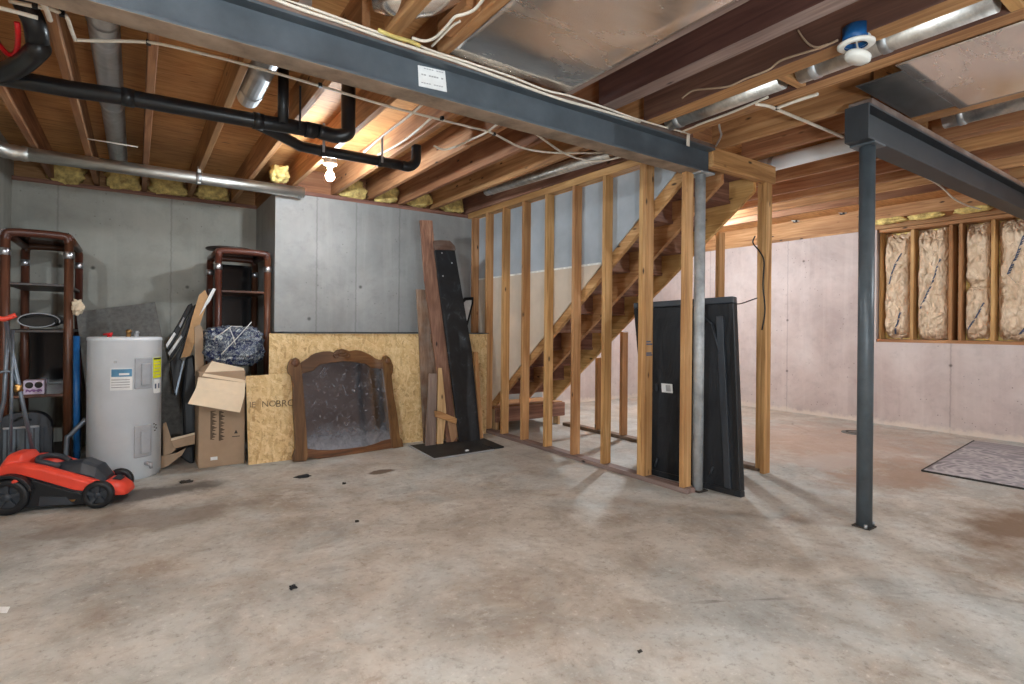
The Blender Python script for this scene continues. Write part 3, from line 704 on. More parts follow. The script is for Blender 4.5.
batt(1.12, 1.48, NZ0+.04, 2.47, 17.2, 'kraft-faced batt beyond the right picture edge', [])

def lump(name, label, cat, c, s, mat, seed, group=None, amp=.35, fr=6, parent=None):
    def fn(u, v):
        th = 2*math.pi*u; ph = math.pi*(v-.5); d = V3(math.cos(ph)*math.cos(th), math.cos(ph)*math.sin(th), math.sin(ph))
        d = np.sign(d)*np.abs(d)**.65
        k = 1 + amp*nz(d[0]*1.6+seed, d[1]*1.6, d[2]*1.6)+amp*.5*nz(d[0]*fr+seed, d[1]*fr, d[2]*fr)
        return V3(*c)+d*V3(*s)*k
    o = MB().grid(fn, 36, 20).build(name, mat, parent)
    return tag(o, label, cat, group) if cat else o
# fibreglass stuffed over the walls
ins = [(-.55, YB-.02, .14), (-.12, YB-.02, .15), (.27, YB-.02, .16), (.68, YB-.02, .15)]
for i, (x, y, w) in enumerate(ins):
    lump('rim_insulation', 'yellow fibreglass stuffed over the recessed wall, %s bay from the left' % ORD[i], 'insulation', (x, y+.03, 2.66), (w, .055, .10), M['fibre'], i*3.1, 'fibreglass over the recessed wall')
for i, (x, w) in enumerate([(1.88, .15), (2.26, .14), (2.65, .15), (3.08, .16)]):
    lump('rim_insulation', 'yellow fibreglass stuffed over the pale back wall, %s bay from the bulb' % ORD[i], 'insulation', (x, YU+.02, 2.665), (w, .05, .09), M['fibre'], 20+i*2.3, 'fibreglass over the pale back wall')
c = gz(279, 174, 2.62); lump('rim_insulation', 'round yellow fibreglass plug hanging in the joist bay left of the bulb', 'insulation', c, (.075, .10, .075), M['fibre'], 5.5)
for i, y in enumerate((2.95, 2.55, 2.1)):
    lump('rim_insulation', 'yellow fibreglass tuft above the niche, %s from its left end' % ORD[i], 'insulation', (XR-.06, y, 2.60), (.05, .17, .035), M['fibre'], 40+i, 'fibreglass above the niche')

# ------------------------------------------------------------------ sheet goods at the back
tag(MB().box(.98, 3.27, YO, YO+.012, .0, 1.125).build('osb_sheet', M['osb']), 'long OSB sheet covering the low wall under the ledge', 'osb sheet')
pl = [onP((.8, 5.10, 0), (0, 1, -.08), *p) for p in ((248.5, 465.5), (312, 457.5), (312, 372), (246, 376))]
for p in pl[:2]: p[2] = 0; p[1] = 5.10
ob = tag(MB().prism(pl, (0, .012, 0)).build('osb_sheet', M['osb']), 'small cut OSB sheet with stamped lettering leaning left of the mirror', 'osb sheet')
cx = onP((.8, 5.097, 0), (0, 1, -.08), 252.5, 405); text('stamp', 'IE', .07, cx, (1, 0, 0), (0, 0, 1), M['stampink'], ob)
cx = onP((.8, 5.097, 0), (0, 1, -.08), 270, 404); text('stamp', 'NO\u2019', .075, cx, (1, 0, 0), (0, 0, 1), M['stampink'], ob)
cx = onP((.8, 5.097, 0), (0, 1, -.08), 285.5, 403.5); text('stamp', 'BRO', .085, cx, (1, 0, 0), (0, 0, 1), M['stampink'], ob)

# mirror
n0 = V3(-.075, 1, -.12); mp0 = V3(1.195, 4.975, 0)
def mp(u, v, d=0): return onP(mp0 + V3(0, d, 0), n0, u, v)
MR = empty('mirror', tuple(onP(mp0, n0, 348, 456)*V3(1, 1, 0)), 'old mirror in a carved oak frame with arched crest leaning on OSB', 'mirror')
def mpart(name, pts, d, th, mat, bev): return MB().prism([mp(u, v, d) for u, v in pts], n0/np.linalg.norm(n0)*th).build(name, mat, MR, bev)
mpart('stile', [(287.6, 368.5), (289, 362), (291.4, 359), (296, 357.5), (299.5, 359.5), (301, 364), (302.4, 373.8), (305.5, 412), (307.8, 448.7), (308, 458), (305.7, 461.7), (293.3, 461.7), (293, 456), (295.6, 448.4), (294.8, 431), (293.3, 406.5), (293.3, 385.6), (291.4, 376), (288.5, 373)], 0, .034, W['oak_z'], .006)
mpart('stile', [(382, 362), (383.6, 356.2), (386.5, 355.2), (390.3, 358), (393.5, 365.7), (393.5, 371.4), (391.8, 376), (394, 395), (397.9, 416), (400, 437), (402.6, 439.8), (403.6, 446.8), (394, 448.7), (391.5, 447), (391, 438.9), (386.5, 397), (382.7, 369)], 0, .034, W['oak_z'], .006)
mpart('crest_rail', [(301, 362.4), (308.5, 358), (312, 355), (316, 353), (323.7, 351.4), (330, 351.2), (334, 352.4), (337, 349.9), (341.8, 348.6), (346.5, 349.9), (349.4, 351), (356, 349.9), (361, 350.6), (365.6, 352.4), (371, 355), (375, 358), (379, 359.6), (382.7, 359.6), (383, 369), (373, 368), (369, 366), (365.6, 363.8), (355, 362), (344.6, 361.3), (331, 362.6), (320, 364.7), (317, 367), (314, 370.4), (302.4, 373.8)], .004, .03, W['oak_x'], .005)
mpart('bottom_rail', [(306.5, 448.5), (318, 450), (333, 450), (350, 448.6), (365.6, 446.5), (375, 444), (382.7, 440.8), (391.5, 438.7), (392.5, 448), (389.3, 448.4), (372, 451.2), (356, 454), (338, 456.5), (320, 458.8), (306.6, 457.6)], .004, .03, W['oak_x'], .005)
for s in (-1, 1):
    MB().tube(smooth_path([mp(341.8+s*1, 356, -.003), mp(341.8+s*5, 353.5, -.004), mp(341.8+s*8, 355, -.004), mp(341.8+s*6, 357.5, -.003), mp(341.8+s*3.5, 356.5, -.003)]), .006, 6).build('carving', W['oak_x'], MR)
lump('carving', '', None, mp(341.8, 352.5, .0), (.022, .010, .016), W['oak_x'], 2, amp=.1, parent=MR)
for (u, v) in ((295, 363.5), (388, 361.5)): MB().lathe(mp(u, v, .002), [(0, -.012), (.02, -.01), (.032, -.004), (.034, .01)], (0, 1, 0), 16).build('rosette', W['oak_z'], MR)
mpart('mirror_glass', [(300.5, 372), (314, 368), (320, 362), (344.6, 359), (366, 361.5), (375, 366), (384, 367), (388, 397), (393, 441), (382.7, 443), (365.6, 448), (333, 452), (306, 451)], .018, .006, M['mirror'], 0)

# boards leaning over the ledge edge
def tp(u, v, Y0, k=.263): return onP((0, Y0, 0), (0, 1, -k), u, v)
def board(name, label, cat, pts, Y0, th, mat, k=.263, bev=.003, root=None):
    P = [tp(u, v, Y0, k) for u, v in pts]
    dz = min(p[2] for p in P)
    nn = V3(0, 1, -k); nn /= np.linalg.norm(nn)
    b = MB().prism(P, nn*th)
    if root is not None: return b.build(name, mat, root, bev)
    return tag(b.build(name, mat, bevel=bev), label, cat)
board('plank', 'tallest weathered brown plank leaning against the pale wall', 'plank', [(420.5, 220), (432.5, 220.5), (436, 262), (452.5, 396), (457.5, 443), (447, 443), (433, 340), (425, 280)], gz(452, 443)[1], .03, W['red_z'], .13)
board('plank', 'short broad brown board leaning behind the tallest plank', 'plank', [(416.5, 289), (428, 290), (431, 340), (438, 375), (436, 442), (424, 443), (421, 380), (419, 330)], 5.05, .022, W['old_z'], .11)
board('plank', 'short greyish board end standing at the left of the leaning planks', 'plank', [(429.5, 373.5), (437, 373.5), (436, 446), (425.5, 447)], gz(430, 446.5)[1], .022, W['grey_z'], .08)
board('plank', 'narrow pale split board between the planks', 'plank', [(438.5, 368), (442, 368), (446.5, 412), (443, 445), (437, 445)], gz(440, 445)[1], .018, W['pale_z'], .05)
board('plank', 'short pale offcut behind the crosspiece near the black board', 'plank', [(447, 418), (456, 420), (459, 434), (452, 444)], gz(453, 444)[1]+.045, .018, W['pale_z'], .05)
board('plank', 'short slanted light crosspiece wedged between the planks', 'plank', [(435.5, 411), (440, 411), (457, 418.5), (456.5, 424), (436, 417)], gz(440, 446.2)[1]-.055, .03, W['stud_x'], .05)
bb = empty('leaning_board', tuple(gz(470, 442)), 'long scuffed black board with brown top edge leaning beside the planks', 'board')
board('panel', '', '', [(435, 250), (455, 250.5), (472, 350), (480.5, 441), (460, 443), (452, 380), (440, 290)], gz(470, 442.3)[1], .03, M['blackboard'], .135, .003, bb)
board('top_edge', '', '', [(434.2, 240.5), (440, 240), (450, 240.5), (455, 246), (456, 250.2), (435, 249.8)], gz(470, 442.3)[1], .032, W['old_x'], .135, .003, bb)
g = MB()
for (u, v) in ((442, 253), (452, 263), (443, 276)): g.lathe(tp(u, v, gz(470, 442.3)[1]-.003, .135), [(0, -.004), (.008, -.003), (.009, .004)], (0, 1, 0), 10)
g.build('screw', M['galv'], bb)
board('plank', 'thin brown strip standing right of the black board by the stud wall', 'plank', [(474, 352), (478, 352), (483.5, 438), (479.5, 439)], gz(481, 439)[1], .02, W['stud_z'], .06)
fr = empty('picture_frame', tuple(onY(5.5, 470, 345)), 'small white picture in a dark frame propped behind the black board', 'picture frame')
pf = [(461, 311), (463.5, 299), (471, 298.5), (472, 303), (466, 326), (463, 332)]
board('frame', '', '', [(462, 330), (462, 300), (464.5, 297.5), (473.5, 297), (473.5, 303), (466.5, 331)], 5.0, .015, M['blackp'], .34, .002, fr)
board('picture', '', '', [(463.5, 326), (463.5, 303), (466, 300.5), (471.5, 300), (471.5, 303.5), (465.5, 327)], 4.985, .004, M['label'], .34, .0, fr)
mt = [gz(*p) for p in ((409, 446.5), (434, 460), (494, 450.5), (470, 439))]
mo = MB().prism([p+V3(0, 0, .012) for p in mt], (0, 0, -.012)).build('floor_mat', M['mat'], bevel=.003)
tag(mo, 'dark rubber floor mat under the leaning boards', 'mat')
g = MB()
for a, b in ((0, 1), (1, 2)): g.bar(mt[a]+V3(0, 0, .008), mt[b]+V3(0, 0, .008), .012, .012)
tag(g.build('trim_edge', M['panelgrey'], mo), 'pale worn edge')
lump('pebble', 'small white lump lying on the floor mat', 'debris', gz(467, 450.5, .02), (.018, .013, .008), M['label'], 1, amp=.2)
mt2 = [gz(*p) for p in ((474, 443), (494, 449.5), (504, 447.8), (484, 439.5))]
tag(MB().prism([p+V3(0, 0, .016) for p in mt2], (0, 0, -.016)).build('floor_strip', M['mat'], bevel=.003), 'dark flat strip on the floor right of the mat', 'mat')

# ------------------------------------------------------------------ water heater
hc = V3(-.065, 5.29); hr = .243; hz = 1.095
WHT = empty('water_heater', (hc[0], hc[1], 0), 'white cylindrical water heater between the shelf unit and cardboard box', 'water heater')
MB().lathe((hc[0], hc[1], 0), [(0, .0), (hr-.01, .0), (hr-.008, .02), (hr, .022), (hr, hz-.03), (hr+.003, hz-.028), (hr+.003, hz-.006), (hr-.006, hz), (0, hz+.004)], seg=56).build('tank', M['enamel'], WHT)
cdir = math.atan2(-hc[1], -hc[0])
def hang(px):       # angle on the cylinder seen at picture column px
    s = max(-.99, min(.99, (px-122.8)/37.0)); return cdir + math.asin(s)
def cyl(a, z, r): return V3(hc[0]+r*math.cos(a), hc[1]+r*math.sin(a), z)
def hzz(y): return HC - (y-325.0)/FPX*4.13
def patch(name, px0, px1, y0, y1, off, mat, th=.003, parent=None, bev=0):
    a0, a1, z0, z1 = hang(px0), hang(px1), hzz(y1), hzz(y0); g = MB(); n = 8; secs = []
    for i in range(n+1):
        a = a0+(a1-a0)*i/n; secs.append([cyl(a, z0, hr+off-th), cyl(a, z0, hr+off), cyl(a, z1, hr+off), cyl(a, z1, hr+off-th)])
    return g.loft(secs).build(name, mat, parent or WHT, bev)
for (y0, y1) in ((358.5, 389.5), (427, 459)):
    p = patch('access_panel', 131.5, 147.5, y0, y1, .014, M['panelgrey'], .014, None, .004); tag(p, 'grey element access panel')
    patch('cover_bulge', 137, 145.5, y0+5.5, y1-3.5, .026, M['panelgrey'], .014, p, .006)
lb = patch('rating_label', 109, 129.5, 368.5, 390, .003, M['label']); tag(lb, 'printed label with blue band')
patch('print', 110, 129, 369, 376.5, .0045, M['labelblue'], .001, lb); patch('print', 117, 126.5, 373, 375, .0055, M['label'], .001, lb)
for y in (379, 381.5, 384, 386.5): patch('print', 110, 127, y, y+1, .0045, M['labelgrey'], .001, lb)
yl = patch('energy_tag', 150, 158, 359, 380, .003, M['yellow']); tag(yl, 'bright yellow energy tag')
patch('print', 150.3, 157.7, 359.2, 360.8, .0045, M['ink'], .001, yl)
for y in (363, 366, 369.5, 373, 376.5): patch('print', 151, 156.5, y, y+.7, .0042, M['labelgrey'], .001, yl)
lb2 = patch('warning_label', 150.5, 157.8, 382, 396, .003, M['label'])
patch('print', 151.5, 153, 386, 391, .004, M['inkblue'], .001, lb2); patch('print', 155, 156.3, 386, 391, .004, M['inkblue'], .001, lb2)
for (a, y) in ((150.5, 427), (152.5, 428.5), (151, 430.5), (153, 432), (151.5, 434)): patch('print', a, a+1.4, y, y+1, .002, M['ink'], .0015)
patch('logo', 112, 115, 360.5, 363, .002, M['labelgrey'], .0015)
a = hang(143.5); q = cyl(a, .115, hr)
d = V3(math.cos(a), math.sin(a), 0)
MB().tube([q-d*.01, q+d*.05], .016, 10).tube([q+d*.045+V3(0, 0, .012), q+d*.06+V3(0, 0, -.035)], .011, 8).build('drain_valve', M['chrome'], WHT)
for dx, mt_, h in ((-.10, M['redw'], .025), (.02, M['brass'], .06), (.07, M['galv'], .05)):
    MB().lathe((hc[0]+dx, hc[1]-.10, hz), [(.016, 0), (.016, h*.6), (.020, h*.6), (.020, h*.8), (.014, h), (0, h)], seg=14).build('pipe_stub', mt_, WHT)
MB().tube([(hc[0]-.14, hc[1]-.10, hz+.02), (hc[0]-.08, hc[1]-.10, hz+.03)], .007, 8).build('valve_lever', M['redw'], WHT)

# ------------------------------------------------------------------ shelf units of brown pipe
def shelf_unit(label, x0, x1, y0, y1, h, shelves, back=None):
    root = empty('shelf_unit', ((x0+x1)/2, (y0+y1)/2, 0), label, 'shelf unit', 'brown pipe shelf units'); r = .031
    for x in (x0, x1):
        for y in (y0, y1):
            p = MB().tube([(x, y, 0), (x, y, h-.035)], r, 16).build('post', W['rust_z'], root)
            MB().lathe((x, y, h-.18), [(r+.001, 0), (r+.004, .002), (r+.004, .055), (r+.001, .057)], seg=18).build('band', M['chrome'], p)
    def arc(p, q):
        p, q = V3(*p), V3(*q); d = (q-p)/np.linalg.norm(q-p)
        return smooth_path([p-V3(0, 0, .06), p-V3(0, 0, .03)+d*.006, p+d*.045, q-d*.045, q-V3(0, 0, .03)-d*.006, q-V3(0, 0, .06)], 5)
    for y in (y0, y1): MB().tube(arc((x0, y, h), (x1, y, h)), r, 14).build('top_rail', W['rust_x'], root)
    for x in (x0, x1): MB().tube([(x, y0, h-.005), (x, y1, h-.005)], r*.9, 14).build('side_rail', W['rust_y'], root)
    for z, mt_ in shelves: MB().box(x0-.01, x1+.01, y0+.0, y1, z-.022, z).build('shelf', mt_, root, .004)
    MB().box(x0, x1, y0, y1, h+.02, h+.03).build('top_board', M['glass'], root, .003)
    if back: MB().box(x0+.035, x1-.035, y1-.01, y1+.005, back[0], back[1]).build('dark_back_sheet', M['glass'], root)  # dark sheet; in the recess unit it stands in for the shelf-top shadow
    return root
shelf_unit('brown pipe shelf unit at the left picture edge behind the mower', -.825, -.445, 5.62, 6.55, 1.895, [(1.512, M['shelfdark']), (1.146, M['shelfdark']), (.635, W['rust_x']), (.10, M['shelfdark'])], (.64, 1.12))
shelf_unit('brown pipe shelf unit in the recess behind the cardboard box', .635, 1.065, 5.78, 6.48, 1.90, [(1.53, W['rust_x']), (1.12, M['shelfdark']), (.6, M['shelfdark'])], (1.14, 1.84))
c = onY(5.95, 229, 247); tag(MB().lathe((.755, 6.00, 1.932), [(0, 0), (.20, 0), (.208, .006), (.208, .014), (.20, .02), (0, .02)], seg=48).build('wooden_disc', M['shelfdark']), 'dark round disc lying on top of the recess shelf unit', 'disc')
# things on the left unit
rl = empty('rolled_mat', (-.63, 5.75, 1.147), 'black rolled mat with pale edge on a shelf of the left unit', 'mat')
pts = []
for i in range(46):
    t = i/45; a = -.3+t*2*math.pi*1.45; k = 1-.30*t
    pts.append((-.635+.135*k*math.cos(a), 1.147+.070+.062*k*math.sin(a)))
g = MB(); secs = [[V3(x, 5.66, z-.004), V3(x, 6.15, z-.004), V3(x, 6.15, z+.004), V3(x, 5.66, z+.004)] for x, z in pts]; g.loft(secs, True); g.build('roll', M['blackp'], rl)
MB().prism([(-.635+.118*math.cos(q*.314), 5.70, 1.217+.05*math.sin(q*.314)) for q in range(20)], (0, .4, 0)).build('core', M['ink'], rl)
MB().tube([(x, 5.658, z) for x, z in pts[:32]], .005, 6).build('edge_binding', M['panelgrey'], rl)
ct = empty('carton', (-.635, 5.70, .636), 'small lilac carton with two round holes on the left shelf unit', 'carton')
A = onY(5.66, 23, 396); B = onY(5.66, 44.5, 380)
x0c, x1c, z1c = A[0], B[0], B[2]
MB().box(x0c, x1c, 5.66, 5.80, .636, z1c).build('body', M['lilac'], ct, .004)
for fx in (.28, .72): MB().lathe((x0c+(x1c-x0c)*fx, 5.661, .636+(z1c-.636)*.66), [(0, -.002), (.024, -.002), (.026, 0)], (0, 1, 0), 20).build('hole', M['ink'], ct)
g = MB().prism([(x0c+.015+.0125*i, 5.658, .652+(.010 if i % 2 else 0)) for i in range(9)] + [(x0c+.115-.0125*i, 5.658, .668+(.008 if i % 3 else 0)) for i in range(9)], (0, .003, 0))
g.build('print', M['purple'], ct)
bn = empty('storage_bin', (-.66, 5.62, .0), 'grey plastic bin with clear front on the floor under the left shelf unit', 'bin')
A = onY(5.45, 3, 455); B = onY(5.45, 52, 411)
def rr(x0, x1, y, z0, z1, r, n=6):
    P = [V3(x0, y, z0), V3(x1, y, z0)]
    for i in range(n+1): t = math.pi/2*i/n; P.append(V3(x1-r+r*math.cos(t), y, z1-r+r*math.sin(t)))
    for i in range(n+1): t = math.pi/2*(1+i/n); P.append(V3(x0+r+r*math.cos(t), y, z1-r+r*math.sin(t)))
    return P
MB().prism(rr(A[0]-.05, B[0], 5.45, 0, B[2], .12), (0, .12, 0)).build('body', M['darkgrey'], bn, .008)
MB().box(A[0], B[0]-.07, 5.435, 5.449, .02, B[2]-.10).build('front_panel', M['clear'], bn, .004)
for k in range(6): MB().box(A[0]+.02+k*.05, A[0]+.03+k*.05, 5.430, 5.4345, .05, B[2]-.12).build('rib', M['darkgrey'], bn)
MB().box(A[0], B[0]-.07, 5.428, 5.4345, B[2]-.115, B[2]-.10).build('front_rim', M['panelgrey'], bn, .003)
MB().tube(smooth_path([(A[0]+.06, 5.445, B[2]-.06), (A[0]+.10, 5.44, B[2]-.035), (B[0]-.16, 5.44, B[2]-.035), (B[0]-.12, 5.445, B[2]-.06)]), .008, 8).build('handle', M['blackp'], bn)
# pole, rag, tube beside it
a, b = onY(5.52, 77, 455), onY(5.52, 76.5, 336)
a[2] = 0
tag(MB().tube([a, b], .022, 14).build('blue_tube', M['blue']), 'upright blue tube between the left shelf unit and water heater', 'tube')
lump('rag', 'crumpled tan and white rag hanging on the left shelf unit post', 'rag', onY(5.57, 78, 307), (.034, .024, .05), M['cardl'], 8, amp=.6)
a, b, c2 = onY(5.35, 67, 436), onY(5.35, 86, 419), onY(5.35, 66, 452)
c2[2] = 0
tag(MB().tube(smooth_path([c2, a - V3(0, 0, .03), a+V3(.02, 0, .005), b]), .018, 10).build('bent_tube', M['tube']), 'bent grey tube standing in front of the blue tube', 'tube')

# large grey board behind the heater
P = [onP((0, 6.0, 0), (0, 1, -.28), *p) for p in ((76, 312), (155, 302), (187, 462), (95, 470))]
for p in P[2:]: p[2] = max(p[2], 0)
tag(MB().prism(P, (0, .015, 0)).build('grey_board', M['greypanel']), 'large grey board leaning behind the water heater', 'board')

# ------------------------------------------------------------------ clutter between heater and box
def slab(name, label, cat, pts, Y0, k, th, mat, parent=None, bev=.002):
    nn = V3(0, 1, -k); nn /= np.linalg.norm(nn)
    o = MB().prism([onP((0, Y0, 0), (0, 1, -k), *p) for p in pts], nn*th).build(name, mat, parent, bev)
    return tag(o, label, cat) if cat else o
bk = empty('folded_camp_chair', tuple(onY(5.75, 178, 400)*V3(1, 1, 0)), 'dark strapped bundle with white stripes leaning right of the water heater', 'bundle')
slab('slat', '', None, [(165, 345), (172, 334), (188, 305), (192, 303), (193, 306), (178, 336), (168, 352)], 5.60, .12, .03, M['blackp'], bk, .006)
slab('slat', '', None, [(168, 354), (181, 335), (192, 307), (196, 304), (196, 309), (184, 340), (171, 360)], 5.58, .12, .03, M['blackp'], bk, .006)
slab('slat', '', None, [(172, 362), (184, 341), (194, 314), (196, 320), (190, 336), (180, 358), (174, 372)], 5.57, .12, .03, M['blackp'], bk, .006)
slab('slat', '', None, [(170, 362), (176, 356), (182, 360), (177, 392), (174, 396)], 5.57, .12, .03, M['blackp'], bk, .006)
slab('stripe', '', None, [(165.5, 345), (174, 332), (176, 334), (167, 348)], 5.575, .12, .004, M['label'], bk)
slab('stripe', '', None, [(168, 353), (181, 335), (182.5, 337), (169.5, 356)], 5.56, .12, .004, M['label'], bk)
slab('stripe', '', None, [(179, 326), (183.5, 317), (184.8, 318), (180.5, 328)], 5.575, .12, .004, M['panelgrey'], bk)
slab('strut', '', None, [(175, 392), (183, 360), (184.5, 361), (176.5, 397)], 5.55, .12, .02, M['tube'], bk)
tb = empty('cardboard_scrap', tuple(onY(5.5, 196, 350)), 'tall torn tan cardboard with white edge above the boxes', 'cardboard')
slab('sheet', '', None, [(192, 318), (199, 295), (205, 290), (208, 296), (205, 310), (198, 330), (194, 345), (190, 356), (181, 358), (184, 348)], 5.48, .1, .008, M['tan'], tb)
slab('white_edge', '', None, [(205, 303), (213, 288), (216, 289), (210, 301), (202, 312), (199, 316)], 5.47, .1, .006, M['label'], tb)
slab('white_edge', '', None, [(209, 296), (213.5, 288.5), (208, 289)], 5.50, .1, .004, M['blackp'], tb)
slab('cardboard_scrap', 'narrow upright brown cardboard strip left of the blue bundle', 'cardboard', [(194.5, 327), (200, 324), (203, 330), (204, 372), (195, 376)], 5.42, .05, .02, M['card'])
slab('dark_slab', 'black slab filling the gap left of the cardboard box', 'bag', [(186, 358), (194, 354), (198, 380), (198, 430), (197, 458), (185, 458), (182, 395)], 5.56, .05, .12, M['blackp'], None, .02)  # black slab that fills the gap beside the box
slab('leaning_board', 'grey panel leaning low in the gap right of the water heater', 'panel', [(161, 366), (177, 358), (183, 410), (185, 452), (161, 456)], 5.78, .14, .02, M['greypanel'])
cr = empty('wooden_tray', tuple(gz(178, 462)), 'tilted brown wooden tray on the floor right of the water heater', 'tray')
slab('side', '', None, [(163, 424), (166, 422), (173, 444), (176, 449), (172, 453), (163, 456)], 5.35, .1, .02, M['card'], cr)
slab('front', '', None, [(171, 440), (195, 434), (195, 444), (174, 448.5)], 5.32, .1, .018, M['card'], cr)
slab('rim', '', None, [(171, 438.5), (195, 432.5), (195, 434.5), (171, 441)], 5.31, .1, .02, M['cardl'], cr)
slab('bottom', '', None, [(160, 456), (176, 453), (186, 448), (182, 455), (168, 466), (160, 469)], 5.33, .25, .012, M['card'], cr)
slab('black_cloth', 'crumpled black cloth under the tilted brown tray', 'cloth', [(176, 452), (188, 446), (194, 445), (194, 466), (186, 461), (180, 457)], 5.42, .15, .05, M['tarp'], None, .015)

# cardboard box
bx0, bx1, by0, by1, bz = .435, .785, 5.185, 5.53, .80
CB = empty('cardboard_box', ((bx0+bx1)/2, (by0+by1)/2, 0), 'tall brown cardboard box with open flaps left of the OSB', 'cardboard box')
MB().box(bx0, bx1, by0, by1, 0, bz).build('body', M['card'], CB, .006)
def quad(name, px, mat, ys):
    P = [onY(y, *p) for p, y in zip(px, ys)]
    n = np.cross(P[1]-P[0], P[3]-P[0]); n /= np.linalg.norm(n)
    return MB().prism(P, n*.006).build(name, mat, CB, .001)
quad('flap', [(196, 388), (244.5, 396.5), (240, 412.5), (188, 403.5)], M['cardl'], (5.06, 5.06, 4.97, 4.97))
quad('flap', [(198.5, 377), (245.5, 383), (244.5, 396.5), (196, 388)], M['cardl'], (5.16, 5.16, 5.06, 5.06))
quad('flap', [(212, 361), (244, 368), (246.5, 383), (202, 376)], M['cardl'], (5.30, 5.30, 5.16, 5.16))
quad('flap', [(200, 368), (212, 361), (202, 377), (197, 380)], M['card'], (5.36, 5.32, 5.16, 5.18))
def smudge(u0, u1, v0, v1, seed):      # a worn line of vertical print, too faded to read
    A = onY(by0-.001, u0, v0); B = onY(by0-.001, u1, v1); n = 22; L_ = []
    for i in range(n+1):
        z = A[2]+(B[2]-A[2])*i/n; w = ((i*7+seed*3) % 5)/4.0
        L_ += [(A[0]+(B[0]-A[0])*(.30+.70*w), z), (A[0]+(B[0]-A[0])*(.30+.70*w), z+(B[2]-A[2])*.55/n)]
    P = [(A[0], by0-.0015, z) for z in (B[2], A[2])] + [(x, by0-.0015, z) for x, z in L_]
    MB().prism(P, (0, .0012, 0)).build('printing', M['boxink'], CB)
smudge(210.5, 216.5, 411, 439, 1); smudge(219, 224.5, 411, 440, 2)
g = MB(); pp = onY(by0-.002, 236, 432)
g.prism([pp+V3(-.014, 0, -.012), pp+V3(.014, 0, -.012), pp+V3(0, 0, .02)], (0, .0015, 0)); g.box(pp[0]-.03, pp[0]+.03, by0-.002, by0-.0005, pp[2]-.04, pp[2]-.034); g.build('symbol', M['ink'], CB)
A = onY(by0-.002, 210.5, 460.5); B = onY(by0-.002, 217.5, 456.5)
sl_ = MB().box(A[0], B[0], by0-.002, by0, A[2], B[2]).build('sticker', M['label'], CB); tag(sl_, 'small white sticker')

# blue bundle
def bun(u, v):
    th = 2*math.pi*u; ph = math.pi*(v-.5); d = V3(math.cos(ph)*math.cos(th), math.cos(ph)*math.sin(th), math.sin(ph))
    d = np.sign(d)*np.abs(d)**.45
    k = 1 + .16*nz(d[0]*2, d[1]*2, d[2]*2)+.10*nz(d[0]*6, d[1]*6, d[2]*6+3)+.05*nz(d[0]*15, d[1]*15, d[2]*15)
    return V3(.735, 5.52, 1.005) + d*V3(.235, .17, .17)*k
BU = empty('plastic_bundle', (.735, 5.47, .83), 'crinkled blue and white patterned bundle tied with cord on the cardboard box', 'bundle')
MB().grid(bun, 90, 60).build('wrap', M['bundle'], BU)
for (a, b) in (((252, 322), (222, 354)), ((230, 328), (236, 345)), ((215, 338), (232, 326))):
    p = [onY(5.26, a[0]+(b[0]-a[0])*i/6, a[1]+(b[1]-a[1])*i/6)+V3(0, .025*abs(i-3)/3, 0) for i in range(7)]
    MB().tube(p, .004, 6).build('cord', M['label'], BU)
A = onY(5.6, 222, 331); tag(MB().box(.66, .86, 5.86, 6.2, 1.121, 1.19).build('white_box', M['label'], bevel=.006), 'white flat box on the recess shelf unit behind the blue bundle', 'box')

# ------------------------------------------------------------------ lawn mower
mf = V3(.956, -.294, 0); ml = V3(.294, .956, 0); m0 = V3(-.651, 4.542, 0)
def lm(x, y, z): return m0 + mf*x + ml*y + V3(0, 0, z)
MW = empty('lawn_mower', tuple(lm(.22, .2, 0)), 'red and black lawn mower with folded grey handle in front of the water heater', 'lawn mower')
def wheel(x, y, r, w):
    wo = MB().lathe(lm(x, y, r), [(r*.62, -w/2), (r*.66, -w/2-.004), (r*.9, -w/2), (r, -w/2+.008), (r, w/2-.008), (r*.9, w/2), (r*.62, w/2)], tuple(ml), 32).build('wheel', M['blackp'], MW)
    g = MB(); c = lm(x, y, r)
    g.lathe(c, [(0, -w/2-.006), (r*.22, -w/2-.006), (r*.24, -w/2+.01)], tuple(ml), 16)
    g.lathe(c, [(0, -w/2+.016), (r*.64, -w/2+.016)], tuple(ml), 24)
    for k in range(5):
        a = 2*math.pi*k/5+.3; d = mf*math.cos(a)+V3(0, 0, math.sin(a)); g.bar(c+d*r*.15-ml*(w/2-.004), c+d*r*.66-ml*(w/2-.004), .022, .012, tuple(ml))
    g.build('hub', M['darkgrey'], wo)
wheel(0.0, .02, .112, .045); wheel(0.0, .40, .112, .045)
wheel(.476, .02, .088, .04); wheel(.478, .375, .084, .04)
def sec(x, y0, y1, z0, z1, ch=.03): return [lm(x, y0, z0), lm(x, y1, z0), lm(x, y1, z1-ch), lm(x, y1-ch, z1), lm(x, y0+ch, z1), lm(x, y0, z1-ch)]
MB().loft([sec(-.10, .06, .36, .06, .22), sec(.05, .045, .375, .04, .235), sec(.2, .04, .38, .035, .18), sec(.40, .05, .36, .035, .12), sec(.54, .09, .33, .05, .12)]).build('deck', M['darkgrey'], MW, .008)
sk = MB().prism([lm(.06, .03, .03), lm(.40, .03, .03), lm(.40, .03, .09), lm(.30, .03, .125), lm(.13, .03, .20), lm(.06, .03, .19)], ml*.02).build('side_skirt', M['blackp'], MW, .004)
MB().prism([lm(.20, .026, .055), lm(.34, .026, .052), lm(.35, .026, .064), lm(.21, .026, .068)], ml*.004).build('brand_strip', M['brass'], sk)
MB().prism([lm(.16, .022, .10), lm(.30, .022, .085), lm(.34, .022, .035), lm(.155, .022, .04)], ml*.006).build('vent', M['darkgrey'], sk, .002)
